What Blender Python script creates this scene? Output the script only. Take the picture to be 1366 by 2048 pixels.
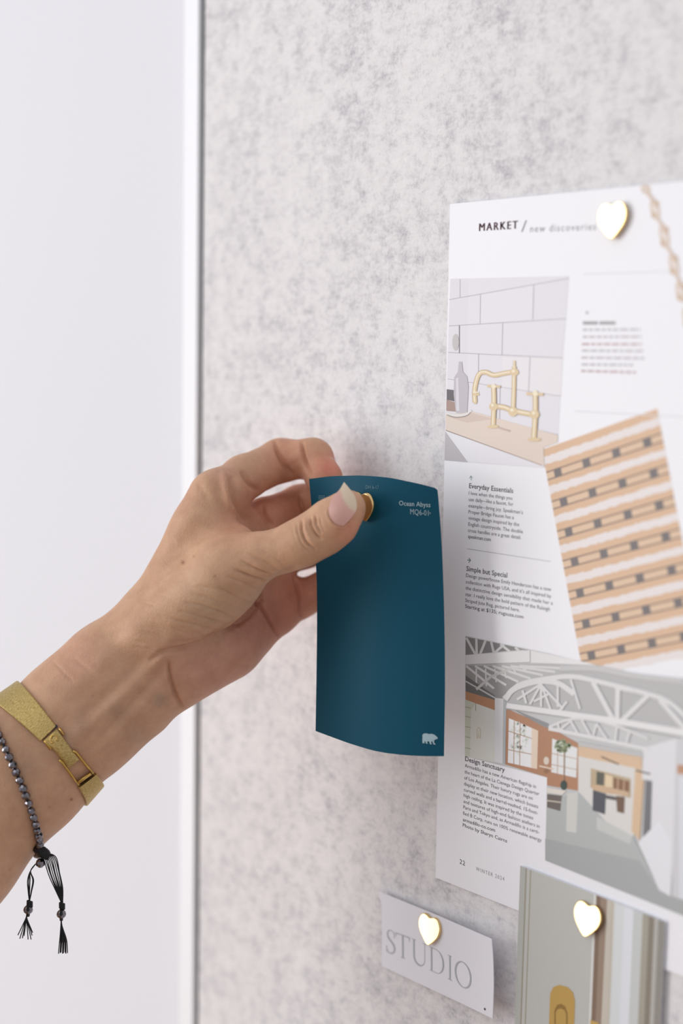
import bpy, bmesh, math, random
import numpy as np
from mathutils import Vector, Matrix
from mathutils.bvhtree import BVHTree

for o in list(bpy.data.objects):
    bpy.data.objects.remove(o)
SC = bpy.context.scene
COL = SC.collection

# ------------------------------------------------------------------ camera
F = 50 / 24 * 1366                       # focal length in pixels
YAW, PITCH, ROLL = 0.850189474, 0.114233569, 0.0178578563
Z0 = 1.30                                # height of the lower edge of the magazine page
CAM = Vector((0.402297021, -0.409053951, 0.218334473 + Z0))
FW = Vector((-math.sin(YAW) * math.cos(PITCH), math.cos(YAW) * math.cos(PITCH), -math.sin(PITCH)))
_r = FW.cross(Vector((0, 0, 1))).normalized(); _u = _r.cross(FW)
RT = _r * math.cos(ROLL) + _u * math.sin(ROLL)
UP = -_r * math.sin(ROLL) + _u * math.cos(ROLL)
cam_data = bpy.data.cameras.new('camera'); cam = bpy.data.objects.new('camera', cam_data); COL.objects.link(cam)
cam_data.lens = 50; cam_data.sensor_fit = 'HORIZONTAL'; cam_data.sensor_width = 24
cam_data.clip_start = 0.02; cam_data.clip_end = 30
cam_data.dof.use_dof = True; cam_data.dof.focus_distance = 0.572; cam_data.dof.aperture_fstop = 3.7
cam.matrix_world = Matrix.Translation(CAM) @ Matrix(((RT.x, UP.x, -FW.x), (RT.y, UP.y, -FW.y), (RT.z, UP.z, -FW.z))).to_4x4()
SC.camera = cam

# ------------------------------------------------------------------ world, window light, exposure
SC.view_settings.view_transform = 'Standard'; SC.view_settings.look = 'None'
SC.view_settings.exposure = 0.24; SC.view_settings.gamma = 1.0; SC.view_settings.use_curve_mapping = False
world = bpy.data.worlds.new('world'); SC.world = world; world.use_nodes = True
bg = world.node_tree.nodes['Background']; bg.inputs[0].default_value = (0.92, 0.945, 1.0, 1); bg.inputs[1].default_value = 0.42

def area(name, loc, target, sx, sy, power, color=(1, 1, 1)):
    l = bpy.data.lights.new(name, 'AREA'); l.shape = 'RECTANGLE'; l.size = sx; l.size_y = sy; l.energy = power; l.color = color
    o = bpy.data.objects.new(name, l); COL.objects.link(o); o.location = loc
    o.rotation_euler = (Vector(target) - Vector(loc)).to_track_quat('-Z', 'Y').to_euler()
    return o
area('window_light', (-2.10, -2.65, 1.42), (0.0, 0, 1.30), 1.45, 2.75, 55, (1.0, 0.995, 0.985))
area('ceiling_daylight', (-0.3, -1.5, 2.9), (0.0, 0, 1.2), 1.8, 1.2, 6, (0.95, 0.97, 1.0))

# ------------------------------------------------------------------ helpers
def lin(c):
    return tuple(((x / 255) / 12.92 if x / 255 <= 0.04045 else ((x / 255 + 0.055) / 1.055) ** 2.4) for x in c[:3]) + (1,)

def W(px, py, z):
    """camera ray through a pixel, z metres deep"""
    return CAM + FW * z + RT * ((px - 683) / F * z) - UP * ((py - 1024) / F * z)

def pix(p):
    d = p - CAM; z = d.dot(FW)
    return 683 + F * d.dot(RT) / z, 1024 - F * d.dot(UP) / z, z

def B(px, py, y=0.0):
    """the point of the upright plane at distance -y from the board seen at a pixel"""
    d = FW + RT * ((px - 683) / F) - UP * ((py - 1024) / F)
    return CAM + d * ((y - CAM.y) / d.y)

def mat(name, color, rough=0.5, metallic=0.0, spec=0.5):
    m = bpy.data.materials.new(name); m.use_nodes = True
    b = m.node_tree.nodes['Principled BSDF']
    b.inputs['Base Color'].default_value = lin(color); b.inputs['Roughness'].default_value = rough
    b.inputs['Metallic'].default_value = metallic; b.inputs['Specular IOR Level'].default_value = spec
    return m

def N(m, t, **kw):
    n = m.node_tree.nodes.new(t)
    for k, v in kw.items():
        setattr(n, k, v)
    return n

def L(m, a, b):
    m.node_tree.links.new(a, b)

def bump(m, src, strength, dist):
    b = N(m, 'ShaderNodeBump'); b.inputs['Strength'].default_value = strength; b.inputs['Distance'].default_value = dist
    L(m, src, b.inputs['Height']); L(m, b.outputs[0], m.node_tree.nodes['Principled BSDF'].inputs['Normal'])
    return b

def noise(m, coord, scale, detail=4, rough=0.55, stretch=(1, 1, 1)):
    mp = N(m, 'ShaderNodeMapping'); mp.inputs['Scale'].default_value = stretch
    L(m, coord, mp.inputs[0])
    n = N(m, 'ShaderNodeTexNoise'); n.inputs['Scale'].default_value = scale; n.inputs['Detail'].default_value = detail
    n.inputs['Roughness'].default_value = rough
    L(m, mp.outputs[0], n.inputs['Vector'])
    return n.outputs['Fac']

def ramp(m, src, stops):
    r = N(m, 'ShaderNodeValToRGB'); e = r.color_ramp.elements
    while len(e) < len(stops):
        e.new(0.5)
    for el, (p, c) in zip(e, stops):
        el.position = p; el.color = c
    L(m, src, r.inputs[0])
    return r.outputs[0]

def link(name, me, parent=None, m=None, smooth=False):
    o = bpy.data.objects.new(name, me); COL.objects.link(o)
    if m is not None:
        me.materials.append(m)
    if smooth:
        for p in me.polygons:
            p.use_smooth = True
    if parent is not None:
        o.parent = parent; o.matrix_parent_inverse = parent.matrix_world.inverted()
    return o

def mesh(name, verts, faces, parent=None, m=None, smooth=False):
    me = bpy.data.meshes.new(name); me.from_pydata([tuple(v) for v in verts], [], faces); me.update()
    return link(name, me, parent, m, smooth)

def tag(o, label, cat=None, group=None, kind=None):
    if label: o['label'] = label
    if cat: o['category'] = cat
    if group: o['group'] = group
    if kind: o['kind'] = kind
    return o

def empty(name, loc, label, cat, group=None):
    o = bpy.data.objects.new(name, None); COL.objects.link(o); o.location = loc; o.empty_display_size = 0.01
    o.matrix_world = Matrix.Translation(loc)
    return tag(o, label, cat, group)

def box(name, x0, x1, y0, y1, z0, z1, parent=None, m=None, bevel=0.0):
    bm = bmesh.new(); bmesh.ops.create_cube(bm, size=1)
    for v in bm.verts:
        v.co = ((x0 + x1) / 2 + v.co.x * (x1 - x0), (y0 + y1) / 2 + v.co.y * (y1 - y0), (z0 + z1) / 2 + v.co.z * (z1 - z0))
    if bevel:
        bmesh.ops.bevel(bm, geom=bm.edges[:], offset=bevel, segments=3, affect='EDGES', profile=0.5)
    me = bpy.data.meshes.new(name); bm.to_mesh(me); bm.free()
    return link(name, me, parent, m)

def tube(bm, pts, rad, seg=8, cap=True):
    """sweep a circle along points; rad may be a list"""
    pts = [Vector(p) for p in pts]; n = len(pts); rings = []
    ref = Vector((0.31, 0.2, 0.93)); t0 = (pts[1] - pts[0]).normalized()
    nrm = t0.cross(ref).normalized()
    for i, p in enumerate(pts):
        t = (pts[min(i + 1, n - 1)] - pts[max(i - 1, 0)]).normalized()
        nrm = (nrm - t * nrm.dot(t)).normalized(); bn = t.cross(nrm)
        r = rad[i] if isinstance(rad, (list, tuple)) else rad
        rings.append([bm.verts.new(p + nrm * (r * math.cos(2 * math.pi * k / seg)) + bn * (r * math.sin(2 * math.pi * k / seg))) for k in range(seg)])
    for a, b in zip(rings, rings[1:]):
        for k in range(seg):
            bm.faces.new((a[k], a[(k + 1) % seg], b[(k + 1) % seg], b[k]))
    if cap:
        bm.faces.new(rings[0][::-1]); bm.faces.new(rings[-1])

def spline(pts, n=8):
    """Catmull-Rom through points (any dimension)"""
    P = [np.array(p, float) for p in pts]; P = [2 * P[0] - P[1]] + P + [2 * P[-1] - P[-2]]; out = []
    for i in range(1, len(P) - 2):
        for k in range(n):
            t = k / n
            out.append(0.5 * (2 * P[i] + (P[i + 1] - P[i - 1]) * t + (2 * P[i - 1] - 5 * P[i] + 4 * P[i + 1] - P[i + 2]) * t * t
                              + (3 * P[i] - P[i - 1] - 3 * P[i + 1] + P[i + 2]) * t ** 3))
    out.append(P[-2])
    return out

def bm_obj(name, bm, parent=None, m=None, smooth=False):
    bmesh.ops.recalc_face_normals(bm, faces=bm.faces[:])
    me = bpy.data.meshes.new(name); bm.to_mesh(me); bm.free()
    return link(name, me, parent, m, smooth)

# ------------------------------------------------------------------ materials
M = {}
# painted wall
m = M['wall'] = mat('wall_paint', (229, 229, 235), 0.75)
tc = N(m, 'ShaderNodeTexCoord')
bump(m, noise(m, tc.outputs['Object'], 220, 3), 0.05, 0.0004)
M['floor'] = m = mat('brown_wood_floor', (205, 196, 186), 0.5)
tc = N(m, 'ShaderNodeTexCoord')
L(m, ramp(m, noise(m, tc.outputs['Object'], 3, 5, .6, (1, 9, 1)), [(0.3, lin((158, 120, 88))), (0.7, lin((190, 150, 114)))]), m.node_tree.nodes['Principled BSDF'].inputs['Base Color'])
M['frame'] = mat('white_frame', (250, 251, 255), 0.3)
M['groove'] = mat('dark_green_gap_shade', (38, 60, 54), 0.5)  # green edge line, darkened to stand in for shade in the gap
# wool felt: pale with grey flecks and fibres
m = M['felt'] = mat('grey_felt', (220, 216, 219), 0.95, spec=0.15)
tc = N(m, 'ShaderNodeTexCoord'); co = tc.outputs['Object']
n1 = noise(m, co, 26, 3, .6); n2 = noise(m, co, 120, 4, .7); n3 = noise(m, co, 900, 3, .75, (1, 1, .55)); n4 = noise(m, co, 330, 4, .8, (.6, 1, 1.2))
def math_node(m, op, a, b, c=None):
    n = N(m, 'ShaderNodeMath', operation=op)
    for i, v in enumerate((a, b, c)):
        if v is None: continue
        if isinstance(v, (int, float)): n.inputs[i].default_value = v
        else: L(m, v, n.inputs[i])
    return n.outputs[0]
s = math_node(m, 'MULTIPLY_ADD', n1, 0.20, math_node(m, 'MULTIPLY_ADD', n2, 0.46, math_node(m, 'MULTIPLY_ADD', n4, 0.34, math_node(m, 'MULTIPLY', n3, 0.22))))
FELT_RAMP = [(0.47, lin((186, 185, 189))), (0.55, lin((215, 212, 215))), (0.62, lin((232, 229, 230))), (0.72, lin((240, 237, 238)))]
L(m, ramp(m, s, FELT_RAMP), m.node_tree.nodes['Principled BSDF'].inputs['Base Color'])
bump(m, math_node(m, 'ADD', n3, n4), 0.35, 0.0006)
M['paper'] = mat('coated_paper', (246, 246, 251), 0.42, spec=0.35)
M['ink'] = mat('black_ink', (70, 64, 70), 0.5, spec=.3)
M['ink_soft'] = mat('grey_ink', (150, 148, 152), 0.5, spec=.3)
M['ink_green'] = mat('green_ink', (90, 130, 125), 0.5, spec=.3)
M['ink_market'] = mat('mauve_ink', (118, 84, 92), 0.5, spec=.3)
M['card_white'] = mat('white_card', (238, 238, 246), 0.6, spec=.3)
M['ink_studio'] = mat('pale_grey_ink', (182, 185, 190), 0.5, spec=.3)
m = M['teal'] = mat('satin_teal_paint', (23, 82, 104), 0.5, spec=0.13)
tc = N(m, 'ShaderNodeTexCoord'); bump(m, noise(m, tc.outputs['Object'], 2500, 2), 0.10, 0.0001)
M['card_edge'] = mat('white_card_core', (222, 226, 226), 0.7)
M['ink_light'] = mat('pale_blue_ink', (176, 200, 208), 0.5)
M['ink_dim'] = mat('dim_blue_ink', (88, 132, 148), 0.5)
M['gold'] = mat('polished_gold', (240, 208, 150), 0.2, 1.0)
m = M['print'] = mat('printed_picture', (255, 255, 255), 0.42, spec=0.35)
a = N(m, 'ShaderNodeVertexColor', layer_name='Col'); L(m, a.outputs[0], m.node_tree.nodes['Principled BSDF'].inputs['Base Color'])

# ------------------------------------------------------------------ the setting
S = tag(box('wall_back', -2.4, 2.4, 0.013, 0.10, 0, 2.8, m=M['wall']), 'white painted wall behind the pinboard', kind='structure')
S = tag(box('floor', -2.4, 2.4, -3.2, 0.013, -0.05, 0, m=M['floor']), 'brown wooden floor below the pinboard', kind='structure')

# the pinboard: felt panel in a slim white frame (the left edge at x = EX)
EX = -0.1707253595
BX1, BZ0, BZ1 = 1.05, 0.75, 2.05
board = empty('pinboard', (0.42, 0.0, BZ0), 'large pale grey felt pinboard with slim white frame hung on the wall', 'pinboard')
box('felt_panel', EX + 0.0026, BX1, 0.0, 0.010, BZ0, BZ1, board, M['felt'])
fw_ = 0.0115
fr = bmesh.new()
for (x0, x1, z0, z1) in ((EX - fw_, EX, BZ0 - fw_, BZ1 + fw_), (BX1, BX1 + fw_, BZ0 - fw_, BZ1 + fw_), (EX, BX1, BZ0 - fw_, BZ0), (EX, BX1, BZ1, BZ1 + fw_)):
    r = bmesh.ops.create_cube(fr, size=1)
    for v in r['verts']:
        v.co = ((x0 + x1) / 2 + v.co.x * (x1 - x0), 0.0055 + v.co.y * 0.015, (z0 + z1) / 2 + v.co.z * (z1 - z0))
bm_obj('frame', fr, board, M['frame'])
box('gap_shade_strip', EX, EX + 0.0026, 0.0008, 0.010, BZ0, BZ1, board, M['groove'])  # strip between frame and felt; the gap's shade is in its colour

# ------------------------------------------------------------------ the hand and forearm (one continuous skin)
# Everything here is in camera-aligned millimetres: H(px,py,z) = point at z mm from the lens
def H(px, py, z):
    return np.array([(px - 683) / F * z, (py - 1024) / F * z, z])

def cone(P, a, b, ra, rb):
    ba = b - a; t = np.clip(((P - a) @ ba) / (ba @ ba), 0, 1)
    return np.linalg.norm(P - a - t[:, None] * ba, axis=1) - (ra + t * (rb - ra))

def ell(P, c, axes, r):
    """ellipsoid; axes = rows of an orthonormal basis"""
    q = (P - c) @ np.array(axes).T
    k0 = np.linalg.norm(q / r, axis=1); k1 = np.linalg.norm(q / (np.array(r) ** 2), axis=1)
    return k0 * (k0 - 1.0) / np.maximum(k1, 1e-6)

def smin(a, b, k):
    h = np.maximum(k - np.abs(a - b), 0) / k
    return np.minimum(a, b) - h * h * k * 0.25

def basis(d, up=(0, 0, 1)):
    x = np.array(d, float); x /= np.linalg.norm(x); z = np.array(up, float); z -= x * (z @ x); z /= np.linalg.norm(z)
    return [x, np.cross(z, x), z]

FINGERS = {
    'index':  ([(434, 993, 584), (488, 955, 597), (561, 921, 611), (626, 917, 605), (648, 957, 597), (655, 985, 594)], [9.8, 9.1, 9.0, 8.2, 7.2, 6.2]),
    'middle': ([(462, 1072, 596), (530, 1042, 608), (600, 1011, 621), (652, 996, 612), (690, 996, 596), (700, 996, 590)], [10.5, 9.6, 8.7, 8.0, 7.2, 6.2]),
    'ring':   ([(480, 1160, 606), (545, 1120, 616), (612, 1096, 622), (664, 1078, 612), (700, 1068, 598), (710, 1066, 593)], [10.5, 9.0, 8.4, 7.8, 7.0, 6.0]),
    'little': ([(494, 1246, 600), (549, 1224, 607), (602, 1197, 616), (650, 1176, 617), (684, 1160, 607), (693, 1156, 603)], [11.5, 9.9, 8.0, 7.2, 6.5, 5.6]),
}
def sdf(P):
    # forearm: two bones side by side
    wr = H(243, 1372, 583); ax = H(243, 1372, 583) - H(60, 1530, 578)
    arm = None
    A = [(330, 1290, 584, 15.0, 9, 5), (243, 1366, 583, 17.8, 7.5, 5.6), (165, 1435, 581, 18.3, 7.0, 5.0), (60, 1545, 579, 20.0, 10.5, 3.0), (-90, 1715, 574, 22, 12, 1.5), (-330, 1960, 566, 26, 13, 7)]
    nrm = np.array([0.70, 0.71, 0.0])
    for s_ in (0, 1):
        for (a, b) in zip(A, A[1:]):
            pa = H(*a[:3]) + nrm * (a[5] if s_ else -a[4]); pb = H(*b[:3]) + nrm * (b[5] if s_ else -b[4])
            d = cone(P, pa, pb, a[3], b[3])
            arm = d if arm is None else smin(arm, d, 9)
    # palm: metacarpals
    palm = arm
    for (a, b, ra, rb) in (
            (H(314, 1255, 584), H(430, 994, 585), 15.6, 10.3),      # index metacarpal
            (H(335, 1275, 589), H(455, 1075, 596), 15.0, 11.5),
            (H(350, 1305, 592), H(478, 1160, 604), 14.5, 11.5),
            (H(348, 1330, 590), H(494, 1252, 601), 14.0, 13.0),     # little metacarpal
            (H(352, 1334, 583), H(452, 1288, 591), 14.6, 14.6),     # heel of the palm
            (H(500, 1185, 602), H(566, 1158, 612), 8.0, 5.5),
            (H(452, 1040, 590), H(492, 1215, 600), 9.0, 10.0)):
        palm = smin(palm, cone(P, a, b, ra, rb), 9)
    # thumb side: metacarpal, thenar pad, web
    palm = smin(palm, cone(P, H(318, 1262, 574), H(455, 1135, 562), 12.5, 11.5), 9)
    palm = smin(palm, ell(P, H(418, 1195, 571), basis(H(520, 1135, 565) - H(340, 1255, 573)), (27, 13.5, 13)), 7)
    palm = smin(palm, cone(P, H(405, 1060, 580), H(470, 1095, 572), 8.0, 8.0), 12)
    D = None
    for (pts, rad) in FINGERS.values():
        f = None; q = [H(*p) for p in pts]
        for a, b, ra, rb in zip(q, q[1:], rad, rad[1:]):
            d = cone(P, a, b, ra, rb); f = d if f is None else smin(f, d, 3.0)
        # soft pads on the palm side
        d = smin(palm, f, 5.5)
        D = d if D is None else np.minimum(D, d)
    # thumb
    T = [(448, 1146, 561, 11.0), (520, 1113, 556, 8.8), (570, 1099, 553, 8.1), (606, 1084, 551, 8.8), (645, 1062, 549, 8.9), (671, 1041, 547, 8.7), (690, 1022, 546, 7.0)]
    q = [H(*p[:3]) for p in T]; f = None
    for a, b, p0, p1 in zip(q, q[1:], T, T[1:]):
        d = cone(P, a, b, p0[3], p1[3]); f = d if f is None else smin(f, d, 4.0)
    # the upper side of the last joint is flattened where the nail lies
    f = smin(f, ell(P, H(697, 1014, 549), basis(H(706, 1000, 549) - H(640, 1060, 550)), (6.5, 6.2, 5)), 3)
    D = smin(D, smin(f, palm, 8.0), 0.8)
    return D

def surface_net(lo, hi, h):
    xs = [np.arange(lo[i], hi[i] + h, h) for i in range(3)]; nx, ny, nz = map(len, xs)
    V = np.empty((nx, ny, nz), np.float32)
    YY, ZZ = np.meshgrid(xs[1], xs[2], indexing='ij'); base = np.stack([np.zeros(YY.size), YY.ravel(), ZZ.ravel()], 1)
    for i0 in range(0, nx, 12):
        i1 = min(nx, i0 + 12); P = np.concatenate([base + np.array([xs[0][i], 0, 0]) for i in range(i0, i1)])
        V[i0:i1] = sdf(P).reshape(i1 - i0, ny, nz)
    S = V < 0
    c = np.zeros((nx - 1, ny - 1, nz - 1), np.int8)
    for dx in (0, 1):
        for dy in (0, 1):
            for dz in (0, 1):
                c += S[dx:nx - 1 + dx, dy:ny - 1 + dy, dz:nz - 1 + dz]
    act = (c > 0) & (c < 8); idx = -np.ones(act.shape, np.int64); ii = np.argwhere(act); idx[act] = np.arange(len(ii))
    acc = np.zeros((len(ii), 3)); cnt = np.zeros(len(ii))
    corners = [(a, b, d) for a in (0, 1) for b in (0, 1) for d in (0, 1)]
    for p in corners:
        for ax in range(3):
            if p[ax] == 0:
                q = list(p); q[ax] = 1
                va = V[ii[:, 0] + p[0], ii[:, 1] + p[1], ii[:, 2] + p[2]]; vb = V[ii[:, 0] + q[0], ii[:, 1] + q[1], ii[:, 2] + q[2]]
                k = (va < 0) != (vb < 0); t = np.where(k, va / np.where(k, va - vb, 1), 0)
                pos = np.tile(np.array(p, float), (len(ii), 1)); pos[:, ax] += t
                acc[k] += pos[k]; cnt[k] += 1
    verts = (ii + acc / cnt[:, None]) * h + np.array(lo)
    quads = []
    for ax in range(3):
        o1, o2 = (ax + 1) % 3, (ax + 2) % 3
        sl = [slice(1, n - 1) for n in (nx, ny, nz)]; sl[ax] = slice(0, (nx, ny, nz)[ax] - 1); sl2 = list(sl); sl2[ax] = slice(1, (nx, ny, nz)[ax])
        A_, B_ = S[tuple(sl)], S[tuple(sl2)]
        for flip in (0, 1):
            e = np.argwhere((A_ & ~B_) if flip else (~A_ & B_))
            off = np.ones(3, int); off[ax] = 0; e = e + off
            def cell(d1, d2):
                q = e.copy(); q[:, o1] -= d1; q[:, o2] -= d2
                return idx[q[:, 0], q[:, 1], q[:, 2]]
            Q = np.stack([cell(0, 0), cell(1, 0), cell(1, 1), cell(0, 1)], 1)
            quads.append(Q if flip else Q[:, ::-1])
    return verts, np.concatenate(quads)

def grad(P, e=0.15):
    g = np.stack([sdf(P + np.eye(3)[i] * e) - sdf(P - np.eye(3)[i] * e) for i in range(3)], 1)
    return g / np.maximum(np.linalg.norm(g, axis=1), 1e-9)[:, None]

def refine(V, Q):
    """split every quad in four"""
    E = np.sort(np.concatenate([Q[:, [0, 1]], Q[:, [1, 2]], Q[:, [2, 3]], Q[:, [3, 0]]]), axis=1)
    U, inv = np.unique(E, axis=0, return_inverse=True); inv = inv.ravel(); n = len(V); q = len(Q)
    mid = V[U].mean(1); cen = V[Q].mean(1)
    e = [n + inv[i * q:(i + 1) * q] for i in range(4)]; c = n + len(U) + np.arange(q)
    NQ = [np.stack([Q[:, i], e[i], c, e[(i + 3) % 4]], 1) for i in range(4)]
    return np.concatenate([V, mid, cen]), np.concatenate(NQ)

V, Q = surface_net((-245, -42, 520), (18, 235, 655), 1.1 if not globals().get('COARSE') else 2.0)
for _ in range(2):
    V = V - grad(V) * sdf(V)[:, None]
V, Q = refine(V, Q)
V = V - grad(V) * sdf(V)[:, None]

def sculpt(V, Nn, strokes):
    """push the skin along its normal next to strokes given as pixel polylines: (pts, width px, height mm[, zmin, zmax])"""
    px = 683 + V[:, 0] / V[:, 2] * F; py = 1024 + V[:, 1] / V[:, 2] * F; P2 = np.stack([px, py], 1)
    face = np.clip(-np.einsum('ij,ij->i', Nn, V / np.linalg.norm(V, axis=1)[:, None]) * 2.5, 0, 1)
    dsp = np.zeros(len(V))
    for st in strokes:
        pts, w, amp = st[:3]; z0, z1 = (st[3:5] if len(st) > 3 else (0, 900))
        pts = np.array(spline(pts, 6)) if len(pts) > 2 else np.array(pts, float)
        lo, hi = pts.min(0) - 3 * w, pts.max(0) + 3 * w
        k = np.where((px > lo[0]) & (px < hi[0]) & (py > lo[1]) & (py < hi[1]) & (V[:, 2] > z0) & (V[:, 2] < z1))[0]
        if not len(k): continue
        seg = np.linalg.norm(np.diff(pts, axis=0), axis=1); cum = np.concatenate([[0], np.cumsum(seg)]); best = np.full(len(k), 1e9); par = np.zeros(len(k))
        for i, (a, b) in enumerate(zip(pts, pts[1:])):
            ba = b - a; t = np.clip(((P2[k] - a) @ ba) / (ba @ ba + 1e-9), 0, 1)
            d = np.linalg.norm(P2[k] - a - t[:, None] * ba, axis=1); j = d < best
            best[j] = d[j]; par[j] = (cum[i] + t[j] * seg[i]) / cum[-1]
        taper = np.clip(np.minimum(par, 1 - par) / 0.22, 0, 1) ** 0.6 * 0.75 + 0.25
        dsp[k] += amp * np.exp(-(best / w) ** 2) * taper * face[k]
    return dsp

STROKES = [
    # tendons and hollows of the wrist and forearm
    ([(120, 1500), (200, 1430), (290, 1345), (345, 1280)], 16, 1.1), ([(150, 1545), (230, 1470), (310, 1385), (350, 1335)], 13, 0.9),
    ([(165, 1440), (235, 1375), (300, 1310)], 15, -1.0), ([(190, 1490), (262, 1410), (330, 1335)], 8, -0.8),
    ([(90, 1420), (180, 1345), (260, 1270), (310, 1200)], 22, 0.7), ([(150, 1320), (185, 1345)], 4, -0.35),
    ([(105, 1322), (150, 1368)], 3, -0.3),
    # wrist crease and thenar boundary
    ([(336, 1322), (342, 1362), (356, 1400), (367, 1418)], 4, -2.0), ([(345, 1325), (352, 1370), (366, 1405)], 14, -0.7),
    ([(300, 1322), (330, 1302), (365, 1298), (405, 1288), (450, 1262), (500, 1228), (525, 1195), (552, 1158), (590, 1135)], 6, -2.2, 540, 590),
    ([(340, 1285), (395, 1280), (440, 1262), (485, 1235)], 4, -0.6),
    # wrinkles of the thenar skin
    ([(372, 1205), (420, 1216), (465, 1236), (488, 1240)], 3, -0.5), ([(360, 1222), (410, 1236), (450, 1252)], 3, -0.45),
    ([(385, 1188), (440, 1203), (490, 1222), (506, 1220)], 3, -0.45), ([(350, 1240), (395, 1252), (430, 1264)], 3, -0.4),
    ([(440, 1175), (480, 1198), (520, 1205)], 3, -0.35), ([(345, 1258), (385, 1270)], 3, -0.3), ([(400, 1172), (440, 1180), (470, 1192)], 3, -0.28),
    # folds above the thumb's middle joint
    ([(470, 1140), (505, 1155), (533, 1162)], 2.8, -1.1), ([(483, 1122), (520, 1142), (545, 1150)], 2.6, -0.8), ([(498, 1108), (530, 1125), (560, 1142)], 3, -0.45),
    ([(455, 1152), (490, 1168), (525, 1178)], 3, -0.4), ([(515, 1098), (545, 1112), (570, 1132)], 2.6, -0.25),
    # hollow between thumb and index, index metacarpal ridge
    ([(355, 1085), (400, 1065), (455, 1050), (520, 1050)], 22, -1.2), ([(312, 1132), (380, 1098), (460, 1070), (540, 1058)], 9, 0.5),
    ([(446, 945), (450, 975), (458, 1010), (480, 1035)], 7, 1.8), ([(465, 950), (468, 985), (478, 1020), (500, 1042)], 7, -2.0),
    ([(395, 965), (408, 985), (420, 1000)], 8, -0.5),
    # index creases
    ([(483, 942), (498, 965), (516, 982)], 4.5, -1.8), ([(549, 882), (556, 905), (570, 932), (585, 952)], 4.0, -2.3), ([(558, 884), (566, 912), (580, 938)], 3, -0.3),
    ([(604, 884), (606, 905), (612, 928), (620, 948)], 3.6, -1.9), ([(572, 895), (588, 925)], 16, 0.5),
    # middle finger and web creases
    ([(523, 1012), (530, 1030), (545, 1052)], 5, -2.4, 585, 660), ([(598, 990), (602, 1010), (612, 1035)], 3.2, -1.8, 585, 660),
    # little finger creases
    ([(512, 1198), (528, 1222), (545, 1250), (557, 1272)], 3.4, -2.2, 575, 660), ([(588, 1150), (598, 1185), (603, 1232)], 3.4, -2.0, 580, 660),
    ([(462, 1210), (478, 1245), (480, 1290)], 7, -0.7, 575, 660), ([(500, 1300), (440, 1340), (380, 1375)], 26, 1.0),
    ([(420, 1300), (460, 1320), (500, 1330)], 5, -0.3),
]
def knuckle(strokes, cx, cy, ux, uy, n, span, wid, bend, amp, w):
    """a fan of bowed wrinkles across a joint; (ux,uy) runs along the finger"""
    for i in range(n):
        t = (i / (n - 1) - 0.5) * span; b = bend * (i / (n - 1) - 0.5) * 2
        strokes.append(([(cx + ux * t - uy * s * wid + ux * b * (1 - s * s), cy + uy * t + ux * s * wid + uy * b * (1 - s * s)) for s in (-1, -.5, 0, .5, 1)], w, amp))
THUMB_FOLDS = [
    ([(603, 1040), (603, 1062), (613, 1086), (630, 1100)], 2.2, -1.25, 0, 560), ([(621, 1036), (622, 1052), (632, 1070), (642, 1078)], 2.4, -1.4, 0, 560),
    ([(611, 1038), (611, 1056), (621, 1078), (636, 1090)], 3, 0.5, 0, 560), ([(630, 1030), (633, 1050), (642, 1066)], 1.8, -0.9, 0, 560),
    ([(594, 1048), (596, 1068), (606, 1092), (620, 1104)], 2.0, -0.55, 0, 560), ([(640, 1034), (643, 1052), (650, 1064)], 1.7, -0.35, 0, 560),
    ([(627, 1034), (627, 1050), (637, 1068)], 2, 0.3, 0, 560), ([(585, 1052), (588, 1072), (598, 1094)], 1.8, -0.2, 0, 560),
    # cuticle fold
    ([(654, 1020), (655, 1032), (663, 1045), (676, 1054), (690, 1053), (712, 1027), (717, 1014)], 2.6, 0.55, 0, 560), ([(657, 1020), (659, 1031), (665, 1042), (676, 1050), (687, 1052), (699, 1040), (711, 1024), (715, 1012)], 2.0, -0.45, 0, 560),
]
STROKES += THUMB_FOLDS
_r = random.Random(11)
for _ in range(75):        # fine parallel skin lines on the ball of the thumb and wrist
    x, y = _r.uniform(250, 500), 0; y = 1290 - (x - 250) * 0.42 + _r.uniform(-75, 60); ln = _r.uniform(30, 70)
    STROKES.append(([(x, y), (x + ln * .5, y + ln * .10), (x + ln, y + ln * .30)], 2.0, -_r.uniform(.08, .22), 0, 585))
Nn = grad(V)
V = V + Nn * sculpt(V, Nn, STROKES)[:, None]

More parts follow.
